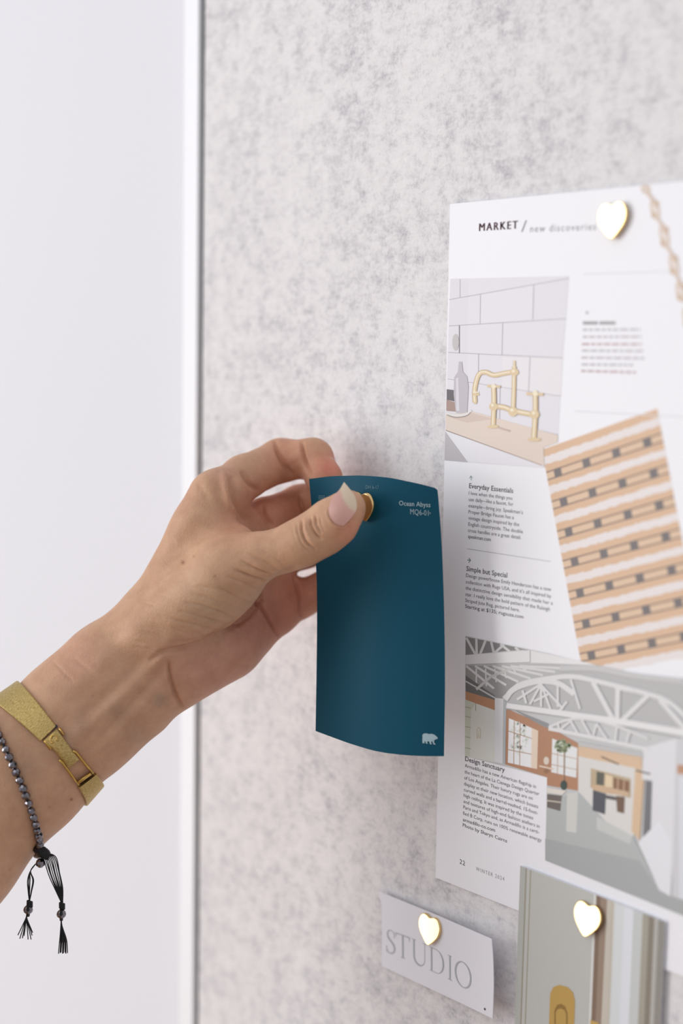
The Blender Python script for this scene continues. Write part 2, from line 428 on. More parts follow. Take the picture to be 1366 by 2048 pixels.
# skin colour: redder fingertips, palm and knuckles, moles; palm's shade painted in
pxy = np.stack([683 + V[:, 0] / V[:, 2] * F, 1024 + V[:, 1] / V[:, 2] * F], 1)
base = np.array(lin((208, 166, 134))[:3]); red = np.array(lin((222, 140, 118))[:3]); pinkp = np.array(lin((205, 150, 130))[:3]); tan = np.array(lin((204, 162, 130))[:3])
vein = np.array(lin((160, 138, 122))[:3]); C = np.tile(base, (len(V), 1))
def blot(x, y, r, col, a, zmin=0, zmax=900):
    global C
    w = a * np.exp(-(((pxy - np.array([x, y])) ** 2).sum(1)) / r ** 2) * ((V[:, 2] > zmin) & (V[:, 2] < zmax))
    C = C * (1 - w[:, None]) + col * w[:, None]
for b in ((60, 1560, 150, tan, .75), (200, 1450, 110, tan, .6), (660, 936, 34, red, .9), (575, 905, 50, red, .35), (450, 950, 25, pinkp, .5), (570, 1030, 70, red, .5, 580),
          (500, 1250, 110, pinkp, .85, 575), (420, 1340, 90, pinkp, .8, 560), (600, 1180, 60, red, .6, 590), (700, 1060, 32, red, .5, 0, 580), (350, 985, 35, pinkp, .5), (560, 1240, 60, np.array(lin((186, 118, 98))[:3]), .7, 575), (130, 1480, 22, vein, .35), (160, 1450, 18, vein, .3), (235, 1420, 20, vein, .35), (270, 1470, 25, vein, .3), (320, 1400, 16, vein, .5), (55, 1530, 22, vein, .3),
          (470, 1050, 40, red, .25), (150, 1310, 60, pinkp, .4), (420, 1210, 60, np.array(lin((196, 170, 140))[:3]), .6, 0, 580), (515, 1000, 40, red, .4)):
    blot(*b)
mole = np.array(lin((120, 70, 50))[:3])
for (x, y, r, a) in ((366, 1125, 4, .7), (430, 1152, 2.5, .6), (388, 1113, 3, .35), (143, 1599, 2.4, .95), (186, 1392, 2.5, .3), (99, 1614, 2, .4), (20, 1740, 2, .35), (84, 1290, 2, .2)):
    blot(x, y, r, mole, a, 0, 580)

me = bpy.data.meshes.new('skin')
RM = np.array([[RT.x, RT.y, RT.z], [-UP.x, -UP.y, -UP.z], [FW.x, FW.y, FW.z]])
VW = V / 1000 @ RM + np.array(CAM)
me.from_pydata(VW.tolist(), [], Q.tolist()); me.update()
ca = me.color_attributes.new('Col', 'FLOAT_COLOR', 'POINT')
ca.data.foreach_set('color', np.concatenate([C, np.ones((len(C), 1))], 1).ravel())
m = M['skin'] = mat('skin', (215, 175, 150), 0.5, spec=0.35)
pb = m.node_tree.nodes['Principled BSDF']
vc = N(m, 'ShaderNodeVertexColor', layer_name='Col'); tc = N(m, 'ShaderNodeTexCoord'); co = tc.outputs['Object']
mx = N(m, 'ShaderNodeMix', data_type='RGBA', blend_type='MULTIPLY'); mx.inputs[0].default_value = 1.0
L(m, vc.outputs[0], mx.inputs['A']); L(m, ramp(m, noise(m, co, 160, 5, .6), [(0.3, (.90, .84, .82, 1)), (0.7, (1.06, 1.04, 1.03, 1))]), mx.inputs['B'])
L(m, mx.outputs['Result'], pb.inputs['Base Color'])
pb.inputs['Subsurface Weight'].default_value = 0.22; pb.inputs['Subsurface Radius'].default_value = (0.0035, 0.0014, 0.0008); pb.inputs['Subsurface Scale'].default_value = 0.6
vo = N(m, 'ShaderNodeTexVoronoi', feature='DISTANCE_TO_EDGE'); vo.inputs['Scale'].default_value = 1300; L(m, co, vo.inputs['Vector'])
bump(m, math_node(m, 'MULTIPLY_ADD', vo.outputs['Distance'], 0.6, noise(m, co, 700, 4, .7)), 0.5, 0.0004)
base_pt = W(243, 1372, .583)
person = link('person', me, None, m, True)
tag(person, 'left hand and bare forearm of a person, thumb pressing a pushpin onto the teal card', 'person')
bpy.context.view_layer.update()
BV = BVHTree.FromPolygons([Vector(v) for v in VW], Q.tolist())
def skin(px, py, off=0.0):
    """point of the skin seen at a pixel, lifted by off metres along its normal"""
    d = (W(px, py, 1.0) - CAM).normalized(); h = BV.ray_cast(CAM, d)
    if h[0] is None: return None, None
    n = h[1] if h[1].dot(d) < 0 else -h[1]
    return h[0] + n * off, n

# ------------------------------------------------------------------ nails
def nail_material(name, rough=0.28):
    m = mat(name, (230, 190, 180), rough, spec=0.5)
    a = N(m, 'ShaderNodeVertexColor', layer_name='Col'); L(m, a.outputs[0], m.node_tree.nodes['Principled BSDF'].inputs['Base Color'])
    tc = N(m, 'ShaderNodeTexCoord'); bump(m, noise(m, tc.outputs['Object'], 900, 3, .6), 0.12, 0.0002)
    return m
M['nail'] = nail_material('fingernail')

def grid_mesh(name, G, parent, m, colors=None, thick=0.0005, towards=None):
    """G[i][j] points -> a thin solid sheet; the back is offset away from the camera side"""
    ni, nj = len(G), len(G[0]); vs = [Vector(G[i][j]) for i in range(ni) for j in range(nj)]
    fs = [(i * nj + j, i * nj + j + 1, (i + 1) * nj + j + 1, (i + 1) * nj + j) for i in range(ni - 1) for j in range(nj - 1)]
    me = bpy.data.meshes.new(name); me.from_pydata([tuple(v) for v in vs], [], fs); me.update()
    nn = [Vector(v.normal) for v in me.vertices]
    ref = (towards if towards is not None else CAM) - vs[len(vs) // 2]
    if sum(n.dot(ref) for n in nn) < 0:
        nn = [-n for n in nn]; fs = [f[::-1] for f in fs]
    k = len(vs); back = [v - n * thick for v, n in zip(vs, nn)]
    rim = [i * nj for i in range(ni)] + [(ni - 1) * nj + j for j in range(1, nj)] + [i * nj + nj - 1 for i in range(ni - 2, -1, -1)] + [j for j in range(nj - 2, 0, -1)]
    fs2 = fs + [tuple(k + a for a in f[::-1]) for f in fs] + [(rim[a], rim[(a + 1) % len(rim)], k + rim[(a + 1) % len(rim)], k + rim[a]) for a in range(len(rim))]
    bpy.data.meshes.remove(me)
    o = mesh(name, vs + back, fs2, parent, m, True)
    bm = bmesh.new(); bm.from_mesh(o.data); bmesh.ops.recalc_face_normals(bm, faces=bm.faces[:])
    for e in bm.edges:
        if len(e.link_faces) == 2 and e.calc_face_angle(0) > 0.9: e.smooth = False
    bm.to_mesh(o.data); bm.free()
    if colors is not None:
        ca = o.data.color_attributes.new('Col', 'FLOAT_COLOR', 'POINT')
        cc = [c for row in colors for c in row]; cc = cc + cc
        for i, c in enumerate(cc): ca.data[i].color = c
    return o

def coons(top, bottom, left, right, nu, nv):
    """2-D patch; top/bottom run left to right, left/right run top to bottom; returns [v][u]"""
    def res(pl, n):
        q = np.array(spline(pl, 12)) if len(pl) > 2 else np.array(pl, float)
        s = np.concatenate([[0], np.cumsum(np.linalg.norm(np.diff(q, axis=0), axis=1))]); t = np.linspace(0, s[-1], n)
        return np.stack([np.interp(t, s, q[:, 0]), np.interp(t, s, q[:, 1])], 1)
    T, Bo, Lf, Rg = res(top, nu), res(bottom, nu), res(left, nv), res(right, nv); out = np.zeros((nv, nu, 2))
    for j in range(nv):
        v = j / (nv - 1)
        for i in range(nu):
            u = i / (nu - 1)
            out[j, i] = (1 - v) * T[i] + v * Bo[i] + (1 - u) * Lf[j] + u * Rg[j] - ((1 - u) * (1 - v) * T[0] + u * (1 - v) * T[-1] + (1 - u) * v * Bo[0] + u * v * Bo[-1])
    return out

NG = coons([(688, 964), (694, 971), (702, 981), (711, 995), (714, 1012)], [(657, 1019), (659, 1031), (665, 1042), (676, 1050), (687, 1052)],
           [(688, 964), (679, 979), (663, 997), (657, 1019)], [(714, 1012), (711, 1024), (699, 1040), (687, 1052)], 19, 25)
S_ = []
for x in range(662, 716, 4):
    for y in range(992, 1052, 4):
        p, n = skin(x, y)
        if p is not None and n.dot((CAM - p).normalized()) > 0.35:
            zz = pix(p)[2]
            if zz < 0.56: S_.append((x, y, zz))
S_ = np.array(S_); cx_, cy_ = 688, 1015
def feat(x, y):
    x = (x - cx_) / 30; y = (y - cy_) / 30
    return np.stack([np.ones_like(x), x, y, x * x, x * y, y * y], -1)
cf = np.linalg.lstsq(feat(S_[:, 0], S_[:, 1]), S_[:, 2], rcond=None)[0]
pk, wh, cut = np.array(lin((222, 172, 158))), np.array(lin((224, 203, 176))), np.array(lin((212, 160, 158)))
G, CC = [], []
moon = np.array([(676, 975), (682, 985), (687, 999), (697, 1013), (708, 1022), (716, 1026)], float)
for row in NG:
    g, c_ = [], []
    for x, y in row:
        z = float(feat(np.array(x), np.array(y)) @ cf) - 0.00045
        g.append(W(x, y, z))
        d = min(range(len(moon)), key=lambda i: (moon[i][0] - x) ** 2 + (moon[i][1] - y) ** 2); i = min(max(d, 1), len(moon) - 2)
        t = moon[i + 1] - moon[i - 1]; s = (x - moon[i][0]) * t[1] - (y - moon[i][1]) * t[0]; s /= np.linalg.norm(t)
        w = min(max(s / 6.0 + 0.5, 0), 1)
        c_.append(tuple(pk * (1 - w) + wh * w))
    G.append(g); CC.append(c_)
o = grid_mesh('thumbnail', G, person, M['nail'], CC, 0.0005); o['label'] = 'long pointed thumbnail with pale free edge'

def finger_nail(p0, p1, dors, r, half=0.8, lo=0.35, hi=1.25):
    a, b = H(*p0) / 1000, H(*p1) / 1000; ax = (b - a); ln = np.linalg.norm(ax); ax /= ln
    d = np.array(dors, float); d -= ax * (d @ ax); d /= np.linalg.norm(d); s = np.cross(ax, d); G, CC = [], []
    for i in range(9):
        t = lo + (hi - lo) * i / 8; g, c_ = [], []
        for j in range(9):
            q = (j / 8 - 0.5) * 2; th = q * half; tt = t - 0.10 * (q * q if i == 8 else -q * q if i == 0 else 0)
            p = a + ax * ln * tt + (d * math.cos(th) + s * math.sin(th)) * r / 1000
            g.append(CAM + RT * p[0] - UP * p[1] + FW * p[2]); c_.append(tuple(wh if i >= 6 else pk))
        G.append(g); CC.append(c_)
    cp = a + ax * ln * .5 + d * 0.05
    grid_mesh('fingernail', G, person, M['nail'], CC, 0.0004, CAM + RT * cp[0] - UP * cp[1] + FW * cp[2])
finger_nail((626, 917, 605), (648, 957, 597), (1, -0.55, 0.35), 7.75, lo=0.05, hi=1.1)
finger_nail((652, 996, 612), (690, 996, 596), (0.5, -0.3, 1), 7.9)
finger_nail((664, 1078, 612), (700, 1068, 598), (0.5, -0.2, 1), 7.7)
finger_nail((650, 1176, 617), (684, 1160, 607), (0.3, 0.2, 1), 7.2)

# ------------------------------------------------------------------ teal paint swatch, bent card
def interp(x, xs, ys): return float(np.interp(x, xs, ys))
TOPE = [(618, 958), (660, 952.7), (691, 951.5), (721, 951), (751, 952.7), (782, 956), (812, 962), (842, 968.5), (870, 976), (875, 980)]
BOTE = [(631, 1462), (676, 1478.6), (706, 1489), (751, 1502), (797, 1509), (842, 1512), (888, 1512.5)]
LEFE = [(618, 958), (622.7, 1011), (632, 1132), (634, 1223), (633, 1344), (631, 1462)]
RIGE = [(875, 980), (877, 1000), (882, 1065), (886, 1147), (889, 1253), (890, 1374), (888, 1512.5)]
NS = 41
SG = coons(TOPE, BOTE, LEFE, RIGE, NS, 61)
def swz(u, v): return (interp(u, (0, .2, .4, .6, .8, 1), (.5855, .5735, .5640, .5580, .5545, .5535)))
zs = np.array([swz(i / (NS - 1), 0) for i in range(NS)]); zs = np.convolve(np.pad(zs, 4, 'reflect', reflect_type='odd'), np.ones(9) / 9, 'valid')
G = [[W(SG[j][i][0], SG[j][i][1], zs[i]) for i in range(NS)] for j in range(61)]
swatch = empty('paint_swatch', G[30][20], 'deep teal paint colour card held between thumb and finger', 'paint swatch')
card = grid_mesh('card', G, swatch, M['teal'], None, 0.00035)
card.data.materials.append(M['card_edge'])
nf = (NS - 1) * 60
for i, p in enumerate(card.data.polygons):
    if i >= nf: p.material_index = 1
CB = BVHTree.FromPolygons([v.co.copy() for v in card.data.vertices], [tuple(p.vertices) for p in card.data.polygons])
def on_card(px, py, off=0.0002):
    d = (W(px, py, 1.0) - CAM).normalized(); h = CB.ray_cast(CAM, d)
    if h[0] is None: return None, None
    n = h[1] if h[1].dot(d) < 0 else -h[1]
    return h[0] + n * off, n

# ------------------------------------------------------------------ lettering
_tc = {}
def text_geo(s, bold=0.0, spacing=1.0):
    k = (s, bold, spacing)
    if k not in _tc:
        cu = bpy.data.curves.new('t', 'FONT'); cu.body = s; cu.size = 1; cu.resolution_u = 2; cu.offset = bold; cu.space_character = spacing
        ob = bpy.data.objects.new('t', cu); COL.objects.link(ob); dg = bpy.context.evaluated_depsgraph_get()
        me = bpy.data.meshes.new_from_object(ob.evaluated_get(dg)); v = np.array([x.co[:] for x in me.vertices]); f = [tuple(p.vertices) for p in me.polygons]
        bpy.data.objects.remove(ob); bpy.data.curves.remove(cu); bpy.data.meshes.remove(me)
        v[:, 0] -= v[:, 0].min(); _tc[k] = (v, f)
    return _tc[k]
CAPH = text_geo('H')[0][:, 1].max()

def text_on(lines, y, project=None):
    """lines: (string, left px, left py, right px, right py, cap height m, bold, spacing) -> verts, faces in the upright plane at y"""
    VV, FF = [], []
    for (s, x0, y0, x1, y1, ch, bold, sp) in lines:
        v, f = text_geo(s, bold, sp); a, b = B(x0, y0, y), B(x1, y1, y); d = b - a; wd = d.length; d.normalize()
        up = d.cross(Vector((0, -1, 0)));  up = up if up.z > 0 else -up
        k = len(VV); sx = wd / v[:, 0].max(); sy = ch / CAPH
        for q in v:
            p = a + d * (q[0] * sx) + up * (q[1] * sy)
            if project:
                r = project(p)
                p = r if r is not None else p
            VV.append(p)
        FF += [tuple(k + i for i in t) for t in f]
    return VV, FF

def paint_text(name, parent, m, lines, y, project=None):
    v, f = text_on(lines, y, project); return mesh(name, v, f, parent, m)

def proj_card(p):
    x, yy, z = pix(p); return on_card(x, yy, 0.00018)[0]
def zc(x, y, ox, oy, s): return ox + x / s, oy + y / s
def line(s, ox, oy, k, x0, y0, x1, y1, ch, bold=0.0, sp=1.0):
    return (s, ox + x0 / k, oy + y0 / k, ox + x1 / k, oy + y1 / k, ch, bold, sp)
YS = -0.030
paint_text('colour_name', swatch, M['ink_light'], [line('Ocean Abyss', 600, 920, 3.303, 655, 299, 862, 312, 0.0018, 0.006)], YS, proj_card)
paint_text('colour_code', swatch, M['ink_light'], [line('MQ6-01', 600, 920, 3.303, 729, 358, 849, 369, 0.0021, -0.006), line('D', 600, 920, 3.303, 854, 357, 864, 358, 0.0007)], YS, proj_card)
paint_text('series_code', swatch, M['ink_dim'], [line('DH 6-17', 600, 920, 3.303, 436, 190, 523, 192, 0.0014), line('DYNASTY', 600, 920, 3.303, 125, 260, 230, 252, 0.0014, .004)][:1], YS, proj_card)
# small grey mark by the left edge and the white bear emblem
def flat_on_card(name, polys, m):
    VV, FF = [], []
    for P_ in polys:
        k = len(VV); bmx = bmesh.new(); vs = [bmx.verts.new((x, y, 0)) for x, y in P_]; bmx.faces.new(vs); bmesh.ops.triangulate(bmx, faces=bmx.faces[:])
        bmx.verts.index_update()
        for v in bmx.verts:
            VV.append(on_card(v.co.x, v.co.y, 0.00018)[0])
        FF += [tuple(k + v.index for v in f.verts) for f in bmx.faces]; bmx.free()
    return mesh(name, VV, FF, swatch, m)
def q4(l, ox, oy, k): return [(ox + x / k, oy + y / k) for x, y in l]
bear = [[(808, 1818), (816, 1807), (836, 1805), (852, 1810), (868, 1808), (884, 1812), (896, 1820), (911, 1835), (907, 1842), (893, 1846), (884, 1854), (868, 1858), (840, 1858), (812, 1856)],
        [(808, 1840), (832, 1850), (822, 1862), (824, 1871), (809, 1870)], [(826, 1852), (846, 1852), (840, 1864), (845, 1873), (833, 1873)],
        [(850, 1850), (868, 1852), (866, 1868), (873, 1877), (859, 1877)], [(868, 1850), (886, 1850), (886, 1866), (897, 1879), (884, 1879)]]
flat_on_card('bear_emblem', [q4(b_, 600, 920, 3.303) for b_ in bear], M['ink_light'])
flat_on_card('small_print', [q4([(x, 240 + dy), (x + 8, 240 + dy), (x + 8, 246 + dy), (x, 246 + dy)], 600, 920, 3.303) for x in range(124, 168, 11) for dy in (-6, 4, 14)], M['ink_dim'])

# ------------------------------------------------------------------ heart pushpins
def heart_outline(n=56):
    out = []
    for i in range(n):
        t = 2 * math.pi * i / n
        x = 16 * math.sin(t) ** 3; y = 13 * math.cos(t) - 4.2 * math.cos(2 * t) - 2 * math.cos(3 * t) - math.cos(4 * t)
        x = x * 0.42 + 15.5 * math.sin(t) * 0.58; y = y * 0.60 + 14.6 * math.cos(t) * 0.40
        out.append((x / 32 * .93, (y + 0.5) / 32 * 1.09))
    return out
def heart_mesh(size, th):
    bm = bmesh.new(); hl = heart_outline()
    prof = [(0.0, 0.90), (0.08, 0.98), (0.30, 1.0), (0.75, 1.0), (0.93, 0.985), (1.0, 0.955), (1.0, 0.93), (1.0, 0.5), (1.0, 0.25)]
    rings = [[bm.verts.new((x * s * size, -th * z, y * s * size)) for x, y in hl] for z, s in prof]
    for a, b in zip(rings, rings[1:]):
        for k in range(len(hl)):
            bm.faces.new((a[k], a[(k + 1) % len(hl)], b[(k + 1) % len(hl)], b[k]))
    c = bm.verts.new((0, -th, 0)); d = bm.verts.new((0, 0, 0))
    for k in range(len(hl)):
        bm.faces.new((rings[-1][k], rings[-1][(k + 1) % len(hl)], c)); bm.faces.new((rings[0][(k + 1) % len(hl)], rings[0][k], d))
    return bm
def pin(px, py, depth_pt, normal, size, label, roll=0.0, needle=0.009):
    t = empty('heart_pushpin', depth_pt, label, 'pushpin', 'gold heart pushpins')
    nz = Vector(normal).normalized(); upv = Vector((0, 0, 1)); upv = (upv - nz * upv.dot(nz)).normalized(); rx = upv.cross(nz).normalized()
    R_ = Matrix((( rx.x, -nz.x, upv.x), (rx.y, -nz.y, upv.y), (rx.z, -nz.z, upv.z))).to_4x4() @ Matrix.Rotation(roll, 4, 'Y')
    R_ = Matrix.Translation(depth_pt) @ R_
    h = bm_obj('heart_head', heart_mesh(size, 0.0017), None, M['gold'], True); [setattr(q, 'use_smooth', False) for q in h.data.polygons if q.normal.y < -.995]; h.data.transform(R_)
    bm = bmesh.new(); tube(bm, [(0, 0.0004, 0), (0, -0.0001 + needle * .6, 0), (0, needle, 0)], [0.00055, 0.00055, 0.0001], 10)
    nd = bm_obj('needle', bm, None, M['gold'], True); nd.data.transform(R_)
    for o in (h, nd):
        o.parent = t; o.matrix_parent_inverse = t.matrix_world.inverted()
    return t

# ------------------------------------------------------------------ magazine page and its printed matter
PY = -0.0011
PTH = 0.0003
TL, BL = B(900, 408, PY), B(871, 1755, PY)
ud = (TL - BL).normalized(); rd = Vector((0, -1, 0)).cross(ud).normalized(); rd = rd if rd.x > 0 else -rd
# printed right way up: rd runs right along the board
PW = 0.165
BR, TR = BL + rd * PW, TL + rd * PW
page = empty('magazine_page', BL, 'white magazine page with article texts and pictures, pinned on the felt board', 'magazine page')
nu_, nv_ = 24, 30
G = [[(TL * (1 - v) + BL * v) * (1 - u) + (TR * (1 - v) + BR * v) * u for u in np.linspace(0, 1, nu_)] for v in np.linspace(0, 1, nv_)]
grid_mesh('sheet', G, page, M['paper'], None, PTH)

class Picture:
    """a printed picture: flat coloured shapes in order, drawn on the upright plane at y"""
    def __init__(s, ox, oy, k, y, step=6e-6):
        s.ox, s.oy, s.k, s.y, s.step, s.n = ox, oy, k, y, step, 0; s.bm = bmesh.new(); s.fc = []; s.clip = None
    def pt(s, x, y): return s.raw(x, y)
    def raw(s, x, y): return B(s.ox + x / s.k, s.oy + y / s.k, s.y - s.n * s.step)
    def poly(s, c, pts, keep=False):
        if not keep: s.n += 1
        vs = [s.bm.verts.new(s.pt(x, y)) for x, y in pts]
        try: f = s.bm.faces.new(vs)
        except ValueError: return
        f.normal_update(); c = lin(c); 
        if len(pts) > 4:
            for g in bmesh.ops.triangulate(s.bm, faces=[f])['faces']: s.fc.append((g, c))
        else: s.fc.append((f, c))
    def line(s, c, pts, w, smooth=False, keep=False):
        if not keep: s.n += 1
        P_ = np.array(spline(pts, 5) if smooth and len(pts) > 2 else pts, float); n = len(P_)
        ws = np.interp(np.linspace(0, 1, n), np.linspace(0, 1, len(w)), w) if isinstance(w, (list, tuple)) else np.full(n, float(w))
        T = np.gradient(P_, axis=0); T /= np.linalg.norm(T, axis=1)[:, None]; Nv = np.stack([-T[:, 1], T[:, 0]], 1) * ws[:, None] / 2
        a = [s.bm.verts.new(s.pt(*q)) for q in P_ + Nv]; b = [s.bm.verts.new(s.pt(*q)) for q in P_ - Nv]
        for i in range(n - 1):
            s.fc.append((s.bm.faces.new((a[i], a[i + 1], b[i + 1], b[i])), lin(c)))
    def blob(s, c, x, y, rx, ry, n=18, keep=False):
        s.poly(c, [(x + rx * math.cos(2 * math.pi * i / n), y + ry * math.sin(2 * math.pi * i / n)) for i in range(n)], keep)
    def speck(s, c, x, y, rx, ry, n, r, seed=1):
        rn = random.Random(seed); s.n += 1
        for _ in range(n):
            a, q = rn.random() * 6.28, math.sqrt(rn.random()); s.blob(c, x + rx * q * math.cos(a), y + ry * q * math.sin(a), r * rn.uniform(.5, 1.2), r * rn.uniform(.5, 1.2), 6, True)
    def done(s, name, parent, m=None, label=None):
        s.bm.faces.index_update(); cols = {f.index: c for f, c in s.fc if f.is_valid}
        me = bpy.data.meshes.new(name); s.bm.to_mesh(me); s.bm.free()
        ca = me.color_attributes.new('Col', 'FLOAT_COLOR', 'CORNER')
        for p in me.polygons:
            c = cols.get(p.index, (1, 1, 1, 1))
            for li in p.loop_indices: ca.data[li].color = c
        o = link(name, me, parent, m or M['print'])
        if label: o['label'] = label
        return o

PP = PY - 0.00004
# --- bridge tap picture
p = Picture(860, 340, 2.7, PP)
p.poly((231, 228, 234), [(110, 588), (750, 572), (735, 800), (716, 1020), (690, 1470), (612, 1500), (620, 1607), (78, 1567), (100, 850)])
p.poly((228, 225, 231), [(110, 588), (205, 585), (200, 1130), (92, 1120), (100, 850)])
p.poly((233, 230, 236), [(275, 672), (558, 622), (553, 808), (272, 830)])
p.poly((236, 232, 236), [(392, 1012), (716, 1020), (706, 1215), (385, 1180)])
gr = (188, 182, 188)
for l, w in (([(103, 700), (750, 585)], 4), ([(103, 842), (735, 803)], 4), ([(98, 985), (718, 1015)], 4), ([(95, 1128), (250, 1152), (706, 1222)], 3), ([(162, 590), (162, 690)], 3), ([(272, 672), (270, 830)], 3),
             ([(560, 622), (555, 808)], 3), ([(392, 825), (388, 1000)], 3), ([(262, 995), (260, 1150)], 3), ([(540, 1010), (532, 1195)], 3), ([(378, 1170), (375, 1345)], 3), ([(240, 1320), (690, 1430)], 4)):
    p.line(gr, l, w)
p.line((120, 112, 116), [(158, 838), (158, 988)], 4); p.blob((200, 194, 194), 138, 930, 18, 45)
p.poly((228, 212, 200), [(85, 1322), (240, 1306), (690, 1432), (689, 1470), (612, 1500), (618, 1600), (85, 1405)])
p.poly((216, 196, 184), [(90, 1330), (230, 1312), (340, 1345), (200, 1365)])
p.poly((234, 232, 238), [(85, 1408), (602, 1596), (620, 1607), (78, 1567)])
p.poly((188, 184, 188), [(82, 1410), (205, 1578), (78, 1567)])
p.line((165, 140, 130), [(85, 1405), (602, 1594)], 4)
p.poly((98, 92, 96), [(90, 1184), (140, 1190), (135, 1250), (90, 1240)]); p.poly((170, 142, 132), [(88, 1240), (135, 1255), (140, 1305), (88, 1300)])
p.poly((196, 190, 197), [(155, 1035), (172, 1035), (178, 1090), (200, 1115), (208, 1170), (200, 1312), (140, 1312), (128, 1210), (130, 1120), (150, 1090)])
p.poly((222, 218, 224), [(140, 1125), (152, 1120), (158, 1300), (142, 1300)])
p.line((232, 228, 226), [(85, 1312), (140, 1326), (195, 1318), (224, 1298)], 12, True); p.line((150, 140, 138), [(90, 1322), (140, 1336), (195, 1328), (220, 1308)], 4, True)
g1, g2, g3 = (226, 203, 164), (245, 234, 208), (196, 168, 126)
def gold(l, w):
    p.line(g3, l, w, True); p.line(g1, l, w * .78, True); p.line(g2, [(x - w * .1, y - w * .1) for x, y in l], w * .28, True)
gold([(243, 1255), (240, 1200), (250, 1140), (268, 1100), (300, 1092), (345, 1108), (400, 1098), (450, 1090)], 26)
p.line(g1, [(230, 1212), (266, 1212)], 12); p.line(g2, [(232, 1200), (264, 1200)], 7); p.line(g1, [(236, 1258), (252, 1258)], 10)
gold([(455, 1030), (456, 1060)], 14); gold([(455, 1060), (452, 1200), (448, 1310)], 24); p.blob(g1, 455, 1092, 24, 20); p.blob(g2, 450, 1086, 9, 8)
gold([(345, 1275), (400, 1282), (450, 1300), (560, 1322)], 28); p.blob(g1, 448, 1305, 26, 26); p.blob(g2, 442, 1296, 10, 9)
gold([(343, 1170), (345, 1260), (340, 1390)], 26); p.blob(g1, 343, 1278, 24, 22); p.line(g1, [(308, 1166), (380, 1170)], 13); p.blob(g2, 343, 1168, 12, 13); p.blob(g1, 340, 1386, 32, 9)
gold([(568, 1200), (568, 1320), (560, 1455)], 28); p.blob(g1, 563, 1320, 27, 25); p.line(g1, [(520, 1208), (612, 1212)], 15); p.blob(g2, 568, 1205, 14, 15); p.blob(g1, 562, 1455, 36, 10)
p.blob(g2, 560, 1312, 10, 9); p.blob(g2, 338, 1270, 9, 8); p.line((205, 180, 165), [(372, 1392), (430, 1410)], 6)
p.done('printed_picture', page, label='picture of a brass bridge tap before white tiles')

# --- thin printed rules and the blurred text block on the right
p = Picture(860, 340, 2.7, PP)
p.line((226, 226, 233), [(830, 562), (1366, 545)], 5); p.line((226, 224, 230), [(780, 1302), (1400, 1335)], 5)
rn = random.Random(4)
for i, (x0, x1, y0, y1) in enumerate(((825, 1135, 868, 866), (825, 1140, 906, 905), (820, 1142, 945, 946), (820, 1155, 980, 983), (818, 1155, 1018, 1022), (818, 1095, 1055, 1058), (815, 1112, 1090, 1098))):
    x = x0; dk = (205, 200, 206) if i not in (2, 6) else (206, 186, 190)
    while x < x1:
        w = rn.uniform(18, 46); w = min(w, x1 - x); t = (x - x0) / (x1 - x0); y = y0 + (y1 - y0) * t
        p.line(dk, [(x, y - 5), (x + w, y - 5)], 13, keep=x > x0); x += w + 9
p.line((172, 168, 172), [(825, 826), (905, 826)], 18); p.line((172, 168, 172), [(915, 826), (1000, 826)], 18, keep=True); p.blob((196, 194, 200), 847, 770, 8, 8, keep=True)
p.done('caption_text', page, label='small grey text block')

# --- striped rug cut-out
p = Picture(1080, 800, 3.7238, PP, 2e-6)
RO, RX, RY = [B(1080 + x / 3.7238, 800 + y / 3.7238, PP) for x, y in ((15, 370), (872, 64), (303, 1945))]
def rug_pt(s, t): return RO + (RX - RO) * s + (RY - RO) * t + Vector((0, -p.n * p.step, 0))
p.pt = rug_pt
tan_, wht, drk, ln_ = (222, 186, 154), (236, 229, 228), (118, 110, 110), (150, 126, 114)
T1 = 1.05
p.poly(tan_, [(0, 0), (1, 0), (1, T1), (0, T1)])
def st(px, py):
    q = B(1080 + px / 3.7238, 800 + py / 3.7238, PP) - RO; a, b = RX - RO, RY - RO
    A_ = np.array([[a.x, b.x], [a.z, b.z]]); return np.linalg.solve(A_, np.array([q.x, q.z]))
whites = [st(*q)[1] for q in ((35, 455), (75, 672), (115, 893), (160, 1112), (203, 1342), (243, 1570), (288, 1803))]
per = (whites[-1] - whites[0]) / 6
sq = [st(*q)[0] for q in ((133, 540), (343, 475), (560, 395), (800, 320))]
ds = (sq[-1] - sq[0]) / 3
whites.append(whites[-1] + per); rn = random.Random(7)
for i, t in enumerate(whites):
    p.n = 1; h = per * .125
    xs_ = np.linspace(0, 1, 40); up_ = [(s, t - h + rn.uniform(-.0035, .0035)) for s in xs_]; dn_ = [(s, t + h + rn.uniform(-.0035, .0035)) for s in xs_[::-1]]
    p.poly(wht, up_ + dn_)
    if i == len(whites) - 1: break
    c = t + per * .50; p.n = 2
    for dd in (-.125, .125): p.line(ln_, [(0, c + per * dd), (1, c + per * dd)], per * .05, keep=True)
    p.n = 3
    p.line((226, 196, 166), [(0, c), (1, c)], per * .17, keep=True); p.n = 4
    k = -1; off = sq[0] + (0.004 if i % 2 else 0)
    while off + ds * k < 1.0:
        s = off + ds * k
        if s > 0.02: p.poly(drk, [(s - .033, c - per * .15), (s + .033, c - per * .15), (s + .033, c + per * .15), (s - .033, c + per * .15)], True)
        k += 1
p.done('printed_rug', page, label='printed picture of a striped jute rug')

